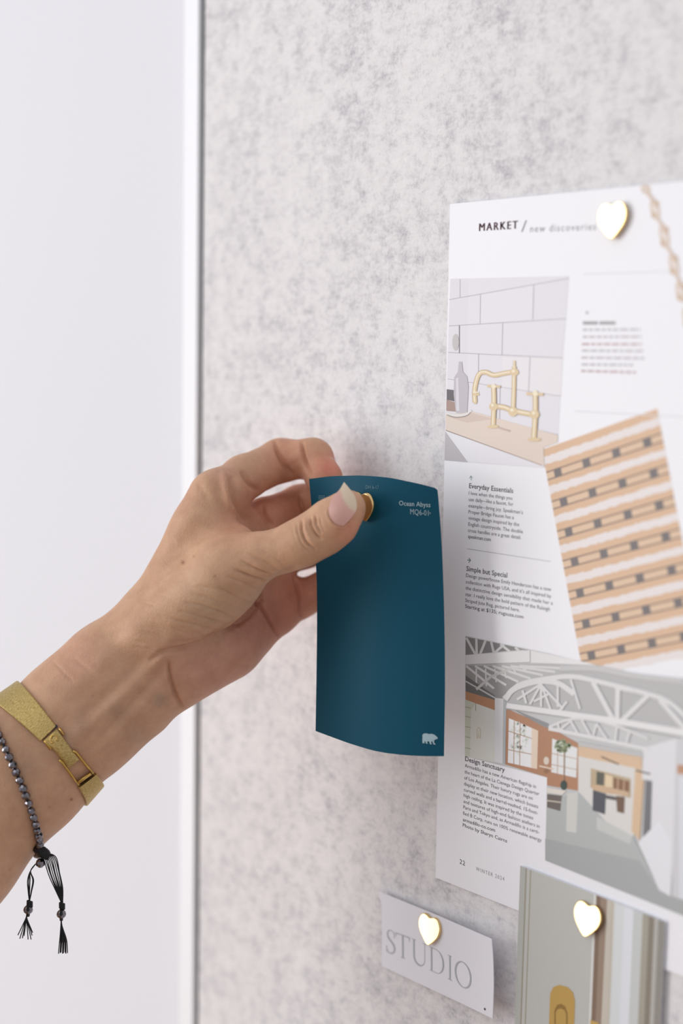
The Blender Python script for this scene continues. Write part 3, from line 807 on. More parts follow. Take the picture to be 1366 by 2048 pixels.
# --- printed chain at the top right
p = Picture(1150, 380, 6.324, PP)
for (x0, y0, x1, y1) in ((880, -60, 910, 40), (985, 110, 1040, 380), (1100, 430, 1160, 740), (1225, 800, 1275, 1090), (1310, 1150, 1360, 1420), (1395, 1480, 1450, 1760)):
    cx, cy, rx, ry = (x0 + x1) / 2, (y0 + y1) / 2, 62, (y1 - y0) / 2 + 5
    for w, c in ((1.0, (224, 205, 190)), (.45, (236, 228, 224))):
        p.poly(c, [(cx + (x1 - x0) / 2 * math.sin(a) + rx * w * math.cos(a), cy + ry * w * math.sin(a)) for a in np.linspace(0, 6.28, 20)[:-1]])
    p.blob((214, 190, 168), cx - 18, cy + ry * .5, 34, ry * .32); p.blob((214, 190, 168), cx + 20, cy - ry * .5, 34, ry * .3)
p.line((222, 202, 186), [(900, 20), (1000, 140)], 46); p.line((222, 202, 186), [(1050, 370), (1110, 460)], 40); p.line((222, 202, 186), [(1170, 730), (1235, 830)], 40); p.line((222, 202, 186), [(1280, 1080), (1330, 1170)], 40)
p.done('printed_chain', page, label='printed gold chain')

# --- showroom picture with barrel roof
p = Picture(860, 1240, 2.7, PP - 0.00003, 3e-6)
p.poly((206, 206, 207), [(192, 85), (640, 180), (860, 235), (1500, 375), (1500, 1650), (1366, 1595), (622, 1298), (632, 850), (188, 735)])
p.poly((140, 137, 138), [(192, 90), (400, 133), (560, 170), (500, 160), (192, 188)])
for l in ([(196, 96), (245, 186)], [(250, 98), (252, 186)], [(300, 110), (270, 186)], [(330, 116), (345, 180)], [(400, 132), (350, 176)], [(380, 130), (430, 170)], [(460, 148), (480, 166)]): p.line((222, 221, 222), l, 13)
p.poly((190, 189, 190), [(192, 245), (640, 235), (860, 238), (1500, 380), (1500, 640), (1366, 600), (700, 500), (400, 440), (350, 430), (192, 385)])
p.poly((160, 159, 158), [(192, 245), (330, 250), (470, 330), (420, 420), (350, 430), (192, 385)])
for i in range(7):
    x = 195 + i * 48; p.line((224, 223, 223), [(x, 248), (x + 150 + i * 18, 370 - i * 18)], 12)
for i in range(6): p.line((224, 223, 222), [(250 + i * 50, 262), (250 + i * 54, 380 - i * 22)], 8)
p.poly((112, 114, 113), [(192, 300), (350, 408), (350, 432), (192, 385)]); p.line((205, 205, 205), [(192, 330), (350, 420)], 8); p.line((208, 208, 206), [(250, 375), (330, 305), (440, 262)], 14)
p.poly((236, 234, 235), [(192, 190), (540, 163), (860, 232), (900, 245), (540, 230), (192, 242)]); p.line((150, 150, 150), [(541, 165), (541, 228)], 4); p.line((178, 177, 177), [(192, 241), (540, 229)], 4)
p.poly((188, 140, 108), [(192, 385), (350, 432), (350, 492), (192, 432)])
p.poly((222, 223, 217), [(192, 430), (352, 488), (352, 770), (188, 735)]); p.poly((206, 212, 196), [(192, 430), (246, 452), (222, 490), (215, 738), (188, 735)])
for y in (470, 520, 575, 630, 690): p.line((150, 145, 125), [(190, y), (220, y + 6)], 3)
p.line((150, 140, 110), [(247, 450), (247, 490)], 3); p.line((198, 188, 150), [(254, 640), (254, 596), (263, 580), (272, 596), (272, 640)], 3, True); p.line((198, 188, 150), [(258, 638), (263, 600), (268, 638)], 3)
p.poly((228, 228, 231), [(350, 420), (396, 425), (391, 776), (350, 767)]); p.poly((186, 190, 193), [(396, 425), (412, 440), (406, 780), (391, 776)])
p.poly((184, 136, 106), [(412, 478), (640, 578), (800, 665), (1140, 735), (1140, 800), (800, 740), (802, 922), (632, 893), (632, 850), (408, 780)])
p.poly((150, 150, 152), [(440, 478), (640, 560), (640, 585), (600, 570)])
p.poly((240, 240, 242), [(426, 530), (584, 598), (578, 805), (420, 770)]); p.poly((236, 216, 196), [(550, 584), (584, 598), (578, 805), (546, 797)])
p.speck((222, 227, 220), 480, 640, 45, 90, 60, 9, 3)
for l in ([(487, 556), (484, 786)], [(424, 600), (550, 640)], [(422, 700), (548, 725)], [(455, 545), (452, 778)]): p.line((176, 140, 116), l, 4)
p.poly((236, 238, 238), [(660, 640), (796, 692), (790, 852), (655, 822)])
for l in ([(725, 665), (722, 838)], [(658, 720), (792, 750)], [(657, 780), (790, 808)], [(690, 655), (688, 830)]): p.line((190, 160, 138), l, 4)
p.speck((160, 174, 140), 715, 680, 42, 32, 60, 9, 5); p.line((110, 90, 70), [(728, 690), (726, 880)], 4)
p.blob((226, 214, 200), 628, 760, 15, 22); p.line((232, 210, 190), [(590, 788), (668, 806)], 9); p.blob((158, 116, 90), 628, 815, 14, 14)
# back of the room
p.poly((224, 194, 162), [(800, 680), (1145, 742), (1145, 812), (800, 735)]); p.poly((226, 224, 221), [(800, 735), (1145, 808), (1100, 1170), (960, 1100), (800, 925)])
p.line((120, 100, 84), [(925, 738), (1020, 780)], 8)
p.poly((196, 176, 146), [(868, 800), (1085, 856), (1085, 962), (866, 905)]); p.poly((98, 96, 88), [(900, 818), (942, 826), (938, 894), (898, 888)]); p.poly((236, 214, 180), [(948, 835), (985, 845), (985, 905), (945, 900)])
p.poly((142, 104, 78), [(990, 850), (1078, 872), (1075, 935), (990, 918)]); p.line((210, 180, 150), [(1015, 858), (1013, 925)], 6); p.line((210, 180, 150), [(1048, 866), (1046, 930)], 6)
# floor
p.poly((186, 190, 190), [(632, 985), (800, 925), (960, 1100), (1100, 1170), (1240, 1460), (1500, 1560), (1500, 1650), (622, 1298)])
p.poly((174, 177, 178), [(622, 1180), (1130, 1300), (1240, 1460), (1500, 1560), (1500, 1650), (622, 1298)])
p.poly((214, 215, 211), [(740, 935), (800, 928), (790, 1150), (735, 1140)]); p.poly((206, 208, 206), [(900, 1060), (1090, 1165), (1080, 1210), (900, 1130)])
p.poly((112, 104, 100), [(632, 940), (712, 950), (704, 1032), (632, 1012)]); p.poly((232, 226, 218), [(632, 905), (738, 922), (712, 945), (632, 932)]); p.line((200, 190, 178), [(632, 975), (708, 985)], 8)
p.blob((60, 78, 70), 722, 892, 18, 26); p.poly((212, 182, 150), [(870, 893), (905, 890), (1072, 928), (1072, 950), (960, 938), (880, 918)]); p.poly((84, 86, 96), [(880, 918), (950, 938), (945, 1050), (878, 1028)])
p.poly((118, 92, 76), [(1005, 950), (1052, 955), (1048, 1045), (1010, 1035)]); p.poly((96, 92, 92), [(950, 945), (1005, 955), (1005, 975), (950, 965)])
# right hand column and openings
p.poly((224, 194, 160), [(1108, 800), (1158, 815), (1132, 1190), (1088, 1140)]); p.poly((120, 120, 124), [(1165, 860), (1200, 868), (1186, 1190), (1150, 1165)])
p.poly((230, 230, 234), [(1150, 690), (1330, 640), (1335, 900), (1300, 1490), (1240, 1460), (1125, 1210), (1150, 1170), (1190, 1180), (1200, 870), (1145, 860)])
p.poly((236, 237, 243), [(1125, 1200), (1240, 1080), (1300, 1200), (1296, 1492), (1236, 1455)])
p.poly((214, 214, 218), [(1330, 640), (1500, 600), (1500, 1560), (1305, 1490)]); p.poly((196, 150, 120), [(1335, 780), (1500, 800), (1500, 840), (1335, 830)]); p.poly((226, 228, 235), [(1345, 850), (1500, 850), (1500, 1540), (1345, 1500)])
p.line((110, 100, 98), [(1112, 812), (1190, 832)], 9)
# trusses
wt, sh = (229, 228, 229), (204, 203, 204)
p.line(sh, [(700, 260), (900, 262), (1100, 300), (1366, 330)], 30, True)
p.line(wt, [(405, 430), (450, 375), (540, 340), (620, 330), (700, 345), (780, 400)], 30, True); p.line(wt, [(400, 425), (480, 352), (600, 322), (760, 305), (900, 330), (1180, 400), (1300, 450), (1420, 560)], 26, True)
for l in ([(600, 345), (470, 430)], [(600, 345), (540, 455)], [(600, 345), (600, 470)], [(600, 345), (650, 480)], [(600, 350), (720, 480)], [(640, 400), (560, 440)], [(500, 380), (520, 450)], [(690, 350), (690, 470)], [(740, 440), (700, 490)],
          [(760, 320), (810, 480)]): p.line(wt, l, 13)
for l in ([(880, 335), (985, 530)], [(1016, 350), (1010, 540)], [(1180, 405), (1035, 545)], [(1240, 430), (1390, 600)], [(1100, 380), (1000, 360)]): p.line(wt, l, 27)
p.line((236, 235, 236), [(412, 462), (700, 502), (1000, 545), (1366, 608), (1500, 630)], [28, 32, 38, 44]); p.line((176, 175, 175), [(412, 480), (700, 520), (1000, 568), (1366, 636)], 5)
p.line(wt, [(640, 580), (740, 540), (850, 535), (1000, 570), (1180, 640)], 14, True); p.line((232, 231, 232), [(640, 586), (860, 630), (1180, 698)], 20)
for l in ([(690, 560), (700, 598)], [(700, 595), (760, 545)], [(760, 545), (800, 615)], [(820, 540), (870, 630)], [(900, 560), (880, 630)], [(900, 560), (960, 650)], [(1010, 580), (1000, 655)], [(1080, 600), (1060, 668)]): p.line(wt, l, 13)
p.poly((200, 199, 199), [(800, 655), (1150, 720), (1150, 742), (800, 680)])
p.done('printed_picture', page, label='picture of a showroom with white trusses and brown walls')

# --- texts
FR, BD = 0.0, 0.011
A3 = (900, 920, 5.464)
def T3(s, *a, ch=0.00140, b=0.0, sp=1.0): return line(s, *A3, *a, ch, b, sp)
paint_text('article_heading', page, M['ink'], [T3('Everyday Essentials', 208, 306, 690, 362, ch=.0019, b=BD)], PP)
paint_text('article_text', page, M['ink'], [
    T3('I love when the things you', 205, 378, 680, 437), T3('use daily\u2014like a faucet, for', 205, 447, 690, 502), T3('example\u2014bring joy. Speakman\u2019s', 202, 515, 795, 592),
    T3('Proper Bridge Faucet has a', 202, 583, 697, 647), T3('vintage design inspired by the', 200, 650, 755, 724), T3('English countryside. The double', 200, 718, 795, 802),
    T3('cross handles are a great detail.', 196, 786, 775, 866)], PP)
paint_text('web_address', page, M['ink'], [T3('speakman.com', 196, 852, 445, 888, b=.006)], PP)
paint_text('article_heading', page, M['ink'], [T3('Simple but Special', 178, 1210, 625, 1286, ch=.0019, b=BD)], PP)
paint_text('article_text', page, M['ink'], [
    T3('Design powerhouse Emily Henderson has a new', 176, 1278, 1105, 1434), T3('collection with Rugs USA, and it\u2019s all inspired by', 174, 1347, 1105, 1508),
    T3('the distinctive design sensibility that made her a', 171, 1415, 1122, 1584), T3('star. I really love the bold pattern of the Raleigh', 168, 1483, 1090, 1650), T3('Striped Jute Rug, pictured here.', 167, 1550, 760, 1660)], PP)
paint_text('web_address', page, M['ink'], [T3('Starting at $135; rugsusa.com', 165, 1615, 803, 1734, b=.006)], PP)
A4 = (910, 1490, 6.83)
def T4(s, *a, ch=0.00140, b=0.0, sp=1.0): return line(s, *A4, *a, ch, b, sp)
paint_text('article_heading', page, M['ink'], [T4('Design Sanctuary', 138, 215, 678, 372, ch=.0019, b=BD)], PP)
paint_text('article_text', page, M['ink'], [
    T4('Armadillo has a new American flagship in', 133, 300, 1105, 592), T4('the heart of the La Cienega Design Quarter', 130, 385, 1150, 692), T4('of Los Angeles. Their luxury rugs are on', 126, 466, 1060, 752),
    T4('display at their new location, which boasts', 122, 548, 1135, 866), T4('curved walls and a barrel-vaulted, 15-foot-', 120, 628, 1130, 952), T4('high ceiling. It was inspired by the tones', 118, 706, 1065, 1020),
    T4('and textures of high-end fashion ateliers in', 115, 788, 1155, 1136), T4('Paris and Tokyo and, as Armadillo is a certi-', 113, 868, 1150, 1216), T4('fied B Corp, runs on 100% renewable energy', 108, 950, 1180, 1325)], PP)
paint_text('web_address', page, M['ink'], [T4('armadillo-co.com', 106, 1038, 548, 1188, b=.006), T4('Photo by Sharyn Cairns', 105, 1113, 710, 1335, b=.006)], PP)
paint_text('page_number', page, M['ink'], [T4('22', 62, 1618, 135, 1650, ch=.0019, b=.006, sp=1.15)], PP)
paint_text('issue_date', page, M['ink_soft'], [T4('WINTER 2024', 285, 1712, 672, 1857, ch=.0015, sp=1.3)], PP)
paint_text('section_title', page, M['ink_market'], [line('MARKET', 860, 340, 2.7, 265 + q, 330, 472 + q, 316, .0029, 0.0, 1.3) for q in (-1.3, 0, 1.3, 2.6)], PP)
paint_text('section_title', page, M['ink_soft'], [line('/', 860, 340, 2.7, 492, 334, 524, 330, .0040, 0), line('new discoveries', 860, 340, 2.7, 540, 336, 895, 324, .0026, 0, 1.2)], PP)
p = Picture(*A3, PP)
p.line((140, 138, 140), [(188, 970), (1100, 1110)], 4)
p.done('printed_rule', page)
p = Picture(*A3, PP)
p.line((110, 145, 140), [(232, 222), (229, 172)], 6); p.line((110, 145, 140), [(212, 200), (229, 172), (246, 196)], 6, keep=True)
p.done('printed_arrow', page)
p = Picture(*A3, PP)
p.line((90, 130, 125), [(190, 1092), (224, 1098)], 8); p.line((90, 130, 125), [(208, 1070), (224, 1098), (204, 1122)], 8, keep=True)
p.done('printed_arrow', page)

# ------------------------------------------------------------------ the photograph pinned over the page corner
YQ = -0.0022
photo = empty('photo_print', B(1100, 1900, YQ), 'photo print of a grey door with gold finger pull beside a curtain, below the page', 'photo print')
E0 = (720, 1680, 2.1146)
c1, c2 = B(720 + 678 / 2.1146, 1680 + 108 / 2.1146, YQ), B(720 + 1290 / 2.1146, 1680 + 345 / 2.1146, YQ)
dd_ = (B(720 + 655 / 2.1146, 1680 + 778 / 2.1146, YQ) - c1).normalized(); hh = 0.150
G = [[c1 * (1 - u) + c2 * u + dd_ * hh * v for u in np.linspace(0, 1, 8)] for v in np.linspace(0, 1, 10)]
grid_mesh('sheet', G, photo, M['paper'], None, 0.00035)
p = Picture(*E0, YQ - .00004)
uu, vv = (c2 - c1), dd_ * hh
def door_pt(s, t): return c1 + uu * s + vv * t + Vector((0, -.00004 - p.n * p.step, 0))
p.pt = door_pt
def ST(x, y):
    q = B(720 + x / 2.1146, 1680 + y / 2.1146, YQ) - c1; return tuple(np.linalg.solve(np.array([[uu.x, vv.x], [uu.z, vv.z]]), np.array([q.x, q.z])))
p.poly((196, 197, 193), [(0, 0), (1, 0), (1, 1), (0, 1)])
s0 = ST(722, 130)[0]; s1 = ST(703, 130)[0]; sm = ST(1000, 232)[0]; sm2 = ST(1062, 256)[0]
p.poly((186, 188, 183), [(0, 0), (s1, 0), (s1, 1), (0, 1)]); p.line((164, 160, 146), [(s1, 0), (s1, 1)], .012); p.line((172, 168, 154), [(s0, 0), (s0, 1)], .010)
p.poly((226, 226, 223), [(sm - .016, 0), (sm, 0), (sm, 1), (sm - .016, 1)])
cols = [(sm, (134, 112, 96)), (sm + .03, (158, 138, 122)), (sm + .075, (206, 196, 180)), (sm2 + .02, (214, 216, 212)), (.68, (222, 226, 229)), (.74, (230, 233, 240)), (.80, (206, 210, 209)), (.86, (170, 165, 152)), (.90, (140, 132, 120)), (.935, (186, 184, 178)), (.96, (150, 146, 140)), (1.0, None)]
for (a, c), (b, _) in zip(cols, cols[1:]): p.poly(c, [(a, 0), (b, 0), (b, 1), (a, 1)])
p.poly((205, 198, 186), [(sm + .075, 0), (.66, 0), (sm + .12, .35), (sm + .06, .8)])
ar = [ST(800, 790), ST(805, 650), ST(818, 622), ST(845, 612), ST(880, 622), ST(902, 645), ST(910, 680), ST(910, 820)]
p.poly((196, 160, 88), [(ar[0][0], .95)] + ar[1:-1] + [(ar[-1][0], .95)]); p.line((150, 116, 56), [ST(826, 778), ST(826, 725), ST(835, 706), ST(852, 702), ST(868, 712), ST(876, 735), ST(876, 778)], .012)
p.poly((205, 168, 96), [ST(975, 760), ST(1010, 772), ST(1010, 800), ST(975, 800)])
p.done('printed_picture', photo, label='grey door panel with gold pull and pale curtain')

# ------------------------------------------------------------------ the small STUDIO card
SC4 = coons([(758.5, 1783), (870, 1829), (930, 1855), (983, 1878)], [(764, 1932), (840, 1968), (915, 2003), (985, 2037)],
            [(758.5, 1783), (758, 1796), (763, 1815), (764, 1932)], [(983, 1878), (986, 1920), (987, 1975), (985, 2037)], 25, 15)
def studio_y(u, v): return -(0.0020 + 0.0065 * u ** 2.4 + 0.0030 * max(0, .25 - u))
G = [[B(SC4[j][i][0], SC4[j][i][1], studio_y(i / 24, j / 14)) for i in range(25)] for j in range(15)]
studio = empty('name_card', G[7][12], 'small white card printed with the word STUDIO, lower centre of the board', 'card')
sc_ = grid_mesh('card', G, studio, M['card_white'], None, 0.0003)
SB = BVHTree.FromPolygons([v.co.copy() for v in sc_.data.vertices], [tuple(q.vertices) for q in sc_.data.polygons])
def on_studio(p):
    h = SB.ray_cast(Vector((p[0], -0.2, p[2])), Vector((0, 1, 0))); return (h[0] + Vector((0, -0.00015, 0))) if h[0] else Vector(p)
b0 = B(720 + 106 / 2.1146, 1680 + 472 / 2.1146, -.003); b1 = B(720 + 492 / 2.1146, 1680 + 632 / 2.1146, -.003); bd = (b1 - b0); bu = Vector((0, 0, 1)); bu = (bu - bd.normalized() * bu.dot(bd.normalized())).normalized()
ch = 0.0104; VV, FF = [], []
def arc(cx, cy, rx, ry, a0, a1, n=24): return [(cx + rx * math.cos(math.radians(a0 + (a1 - a0) * i / n)), cy + ry * math.sin(math.radians(a0 + (a1 - a0) * i / n))) for i in range(n + 1)]
def stroke(pts, w):
    P_ = np.array(pts, float); n = len(P_); ws = np.interp(np.linspace(0, 1, n), np.linspace(0, 1, len(w)), w); T_ = np.gradient(P_, axis=0); T_ /= np.linalg.norm(T_, axis=1)[:, None]
    nv = np.stack([-T_[:, 1], T_[:, 0]], 1) * ws[:, None] / 2; k = len(VV)
    for q, e in zip(P_, nv):
        for s in (1, -1):
            x, y = q + e * s; VV.append(on_studio(b0 + bd * (x / LW) + bu * y * ch))
    for i in range(n - 1): FF.append((k + 2 * i, k + 2 * i + 1, k + 2 * i + 3, k + 2 * i + 2))
LW = bd.length / ch; th, tn = .078, .024
u_ = LW / 5.05
def serif(x, y, w=.26): stroke([(x - w / 2, y), (x, y), (x + w / 2, y)], [tn, tn])
# S
sx = 0.02 * u_
stroke([(sx + x * .78 * u_, y) for x, y in spline([(.62, .74), (.60, .90), (.42, .985), (.22, .95), (.13, .80), (.20, .64), (.42, .50), (.60, .36), (.62, .18), (.46, .03), (.22, .01), (.08, .10), (.05, .27)], 6)], [.02, .03, .05, .085, .09, .06, .04, .02])
stroke([(sx + .05 * u_, .02), (sx + .04 * u_, .28)], [.02, .03]); stroke([(sx + .485 * u_, .70), (sx + .485 * u_, .97)], [.03, .02])
# T
tx = .98 * u_; stroke([(tx, 0), (tx, .97)], [th, th]); stroke([(tx - .37 * u_, .965), (tx + .37 * u_, .965)], [.04, .04]); stroke([(tx - .37 * u_, .98), (tx - .385 * u_, .80)], [.045, .02]); stroke([(tx + .37 * u_, .98), (tx + .385 * u_, .80)], [.045, .02]); serif(tx, .015)
# U
ux = 1.62 * u_; stroke([(ux, .98), (ux, .38)] + arc(ux + .32 * u_, .32, .32 * u_, .32, 180, 360), [th, th, th * .9, tn * 1.3, tn]); stroke([(ux + .64 * u_, .32), (ux + .64 * u_, .98)], [tn, tn]); serif(ux, .985); serif(ux + .64 * u_, .985)
# D
dx_ = 2.66 * u_; stroke([(dx_, 0), (dx_, .98)], [th, th]); stroke([(dx_ - .12, .97), (dx_ + .28 * u_, .97)] + arc(dx_ + .28 * u_, .49, .42 * u_, .48, 88, -88, 28) + [(dx_ - .12, .015)], [tn, tn, .06, .09, .09, .06, tn, tn])
# I
ix = 3.76 * u_; stroke([(ix, 0), (ix, .98)], [th, th]); serif(ix, .015); serif(ix, .985)
# O
ox_ = 4.55 * u_; stroke(arc(ox_, .49, .46 * u_, .50, 90, 450, 48), [.03, .085, .085, .03, .085, .085, .03])
mesh('lettering', VV, FF, studio, M['ink_studio'])
q0 = on_studio(B(720 + 547 / 2.1146, 1680 + 707 / 2.1146, -.005)); mesh('printed_dot', [q0 + Vector((math.cos(a), 0, math.sin(a))) * .0005 + Vector((0, -.00005, 0)) for a in np.linspace(0, 6.28, 9)[:-1]], [tuple(range(8))], studio, M['ink'])

# ------------------------------------------------------------------ the pins
pin(0, 0, B(1229, 438, PY - .0006) , (0.0, -1, 0.04), 0.0138, 'gold heart pushpin near the top of the magazine page', -0.05)
pin(0, 0, B(863, 1856, -.0032), (-0.01, -1, 0.075), 0.0138, 'gold heart pushpin through the small STUDIO card', 0.0, .008)
pin(0, 0, B(1179, 1835, YQ - .0006), (0, -1, 0.14), 0.0138, 'gold heart pushpin at the top of the door photo print', 0.0, .009)
pc, pn = on_card(735, 1008, .0018)
pin(0, 0, pc, Vector((0.03, -1, -.28)), 0.0133, 'gold heart pushpin under the thumb, stuck through the teal card', 0.0, .008)

# ------------------------------------------------------------------ jewellery on the wrist
def pol_loop(pts3, c=None):
    a, b, d = pts3; n = (b - a).cross(d - b).normalized(); return n
class Loop:
    """closed curve where a plane cuts the arm"""
    def __init__(s, A, Bm, D, axis_px):
        a, b, d = [skin(*q)[0] for q in (A, Bm, D)]
        s.n = (b - a).cross(d - b).normalized()
        c = W(*axis_px); s.c = c - s.n * (c - b).dot(s.n)
        s.e1 = (CAM - s.c); s.e1 = (s.e1 - s.n * s.e1.dot(s.n)).normalized(); s.e2 = s.n.cross(s.e1)
    def th(s, px, py):
        q = skin(px, py)[0] - s.c; return math.atan2(q.dot(s.e2), q.dot(s.e1))
    def r(s, th, off=0.0):
        d = s.e1 * math.cos(th) + s.e2 * math.sin(th); h = BV.ray_cast(s.c + s.n * off, d)
        return (h[3] if h[0] else 0.024)
    def p(s, th, lift=0.0, off=0.0, w=0.004):
        rr = max(s.r(th, off * k) for k in (0, 1)) if off else s.r(th)
        d = s.e1 * math.cos(th) + s.e2 * math.sin(th); return s.c + s.n * off + d * (rr + lift)

m = M['bark_gold'] = mat('brushed_gold_bark', (205, 178, 112), 0.4, 1.0)
tc = N(m, 'ShaderNodeTexCoord'); mp = N(m, 'ShaderNodeMapping'); L(m, tc.outputs['UV'], mp.inputs[0]); mp.inputs['Scale'].default_value = (900, 3400, 1)
nt = N(m, 'ShaderNodeTexNoise'); nt.inputs['Scale'].default_value = 1.0; nt.inputs['Detail'].default_value = 5; nt.inputs['Roughness'].default_value = .7; L(m, mp.outputs[0], nt.inputs['Vector'])
bump(m, nt.outputs['Fac'], 0.9, 0.00035)
L(m, ramp(m, nt.outputs['Fac'], [(0.32, lin((150, 122, 66))), (0.6, lin((216, 190, 128)))]), m.node_tree.nodes['Principled BSDF'].inputs['Base Color'])
M['plain_gold'] = mat('satin_gold', (212, 176, 98), 0.3, 1.0)

def uv_fill(o, s):
    uv = o.data.uv_layers.new(name='UVMap')
    for p in o.data.polygons:
        for li in p.loop_indices: uv.data[li].uv = s[o.data.loops[li].vertex_index]

g = Loop((26, 1396), (98, 1470), (174, 1562), (100, 1497, .580))
gold_b = empty('gold_bracelet', g.c, 'textured gold band bracelet with fold-over clasp around the wrist', 'bracelet')
tA, tm, tB = g.th(98, 1468), g.th(40, 1402), g.th(170, 1558)
sgn = 1 if ((tm - tA + math.pi) % (2 * math.pi) - math.pi) > 0 else -1
def band(name, t0, t1, n, hw, lift, th, m):
    """section of the band from angle t0 to t1; hw(t) half width"""
    V_, U_ = [], []; k = 0; tt = [t0 + (t1 - t0) * i / (n - 1) for i in range(n)]
    cen = []
    for t in tt:
        w = hw(t); d = g.e1 * math.cos(t) + g.e2 * math.sin(t)
        ra, rb, rc = g.r(t, w * .9), g.r(t, -w * .9), g.r(t); cen.append((ra, rb, rc))
    cen = np.array(cen)
    for _ in range(3): cen[1:-1] = (cen[:-2] + cen[1:-1] * 2 + cen[2:]) / 4
    for i, t in enumerate(tt):
        w = hw(t); d = g.e1 * math.cos(t) + g.e2 * math.sin(t); ra, rb, rc = cen[i]; mid = max(rc, (ra + rb) / 2)
        for (o_, l_) in ((-w, lift), (-w, lift + th * .75), (-w * .93, lift + th), (0, lift + th * 1.05), (w * .93, lift + th), (w, lift + th * .75), (w, lift)):
            rr = mid + (ra - rb) / 2 * (o_ / w) * .8
            V_.append(g.c + g.n * o_ + d * (rr + l_)); U_.append((o_ + 0.01, t * 0.024))
    F_ = []
    for i in range(n - 1):
        for j in range(7): F_.append((i * 7 + j, i * 7 + (j + 1) % 7, (i + 1) * 7 + (j + 1) % 7, (i + 1) * 7 + j))
    F_.append(tuple(range(7))); F_.append(tuple((n - 1) * 7 + j for j in range(6, -1, -1)))
    o = mesh(name, V_, F_, gold_b, m, True); uv_fill(o, U_)
    bm = bmesh.new(); bm.from_mesh(o.data); bmesh.ops.recalc_face_normals(bm, faces=bm.faces[:])
    for e in bm.edges:
        if len(e.link_faces) == 2 and e.calc_face_angle(0) > 0.5: e.smooth = False
    bm.to_mesh(o.data); bm.free(); return o
span = (tB - tA) * sgn % (2 * math.pi)
def hw(t):
    q = abs(t - tA); return 0.0041 + 0.0024 * min(q / 1.2, 1)
def hw2(t): return 0.0043
far = tA + sgn * (span - 0.0)
half = span * 0.62
band('band', tA, tA + sgn * half, 70, hw, .0003, .0013, M['bark_gold'])
band('band', tA + sgn * span, tA + sgn * (half + .01), 50, lambda t: 0.0043 + .0022 * min(abs(t - tA - sgn * span) / (span - half), 1), .0003, .0013, M['bark_gold'])

def lifted(px, py, lift):
    # point above the skin, on the bracelet's own surface
    q, n = skin(px, py, lift); return q
def plate(name, quad, lift, th, m, nu=8, nv=8, bend=0.0):
    """thin plate over four pixel corners: top-left, top-right, bottom-right, bottom-left"""
    P4 = [np.array(q, float) for q in quad]; C4 = []
    base = [lifted(*q, lift) for q in quad]; mid = lifted(*(sum(P4) / 4), lift); flat = sum(base, Vector()) / 4; up = (mid - flat)
    G = []
    for j in range(nv):
        v = j / (nv - 1); row = []
        for i in range(nu):
            u = i / (nu - 1); p = (base[0] * (1 - u) + base[1] * u) * (1 - v) + (base[3] * (1 - u) + base[2] * u) * v
            row.append(p + up * (16 * u * (1 - u) * v * (1 - v)) ** .5 * .9)
        G.append(row)
    o = grid_mesh(name, G, gold_b, m, None, th); UV = [(i / nu * .0065, j / nv * .012) for j in range(nv) for i in range(nu)]; uv_fill(o, UV + UV); return o
Z6 = (0, 1340, 6.209)
def z6(x, y): return (Z6[0] + x / Z6[2], Z6[1] + y / Z6[2])
clasp = plate('clasp_plate', [z6(568, 862), z6(722, 730), z6(985, 1087), z6(850, 1197)], .0021, .0011, M['bark_gold'])
def bar(bm, pts, r, lift):
    tube(bm, [lifted(*z6(*q), lift) for q in pts], r, 8)
bm = bmesh.new(); bar(bm, [(905, 985), (945, 1005), (1040, 1125), (1142, 1250)], .00055, .0014); bar(bm, [(735, 1105), (775, 1140), (870, 1275), (960, 1402)], .00055, .0014); bar(bm, [(950, 1372), (1030, 1310), (1112, 1248)], .0007, .0016)
bm_obj('clasp_frame', bm, gold_b, M['plain_gold'], True)
bm = bmesh.new(); bar(bm, [(560, 870), (585, 905), (640, 980)], .00075, .0010); bar(bm, [(745, 720), (800, 805)], .0005, .0010)
bm_obj('clasp_lever', bm, gold_b, M['plain_gold'], True)
bm = bmesh.new(); bar(bm, [(515, 840), (610, 765), (712, 690)], .0006, .0006); bar(bm, [(955, 1402), (1060, 1325), (1145, 1262)], .0006, .0006)
bm_obj('hinge_pin', bm, gold_b, M['ink'], True)
# horseshoe emblem on the clasp
bm = bmesh.new(); a_ = [(690 + 40 * math.cos(t), 843 + 40 * math.sin(t)) for t in np.linspace(math.radians(118), math.radians(118 + 305), 16)]
hs = [(660, 895), (683, 888)] + [(692 + 40 * math.cos(math.radians(q)), 842 + 42 * math.sin(math.radians(q))) for q in range(110, 371, 20)] + [(725, 868), (746, 858)]
tube(bm, [lifted(*z6(*q), .0023) for q in hs], .00030, 8); bm_obj('horseshoe_emblem', bm, clasp, M['plain_gold'], True)

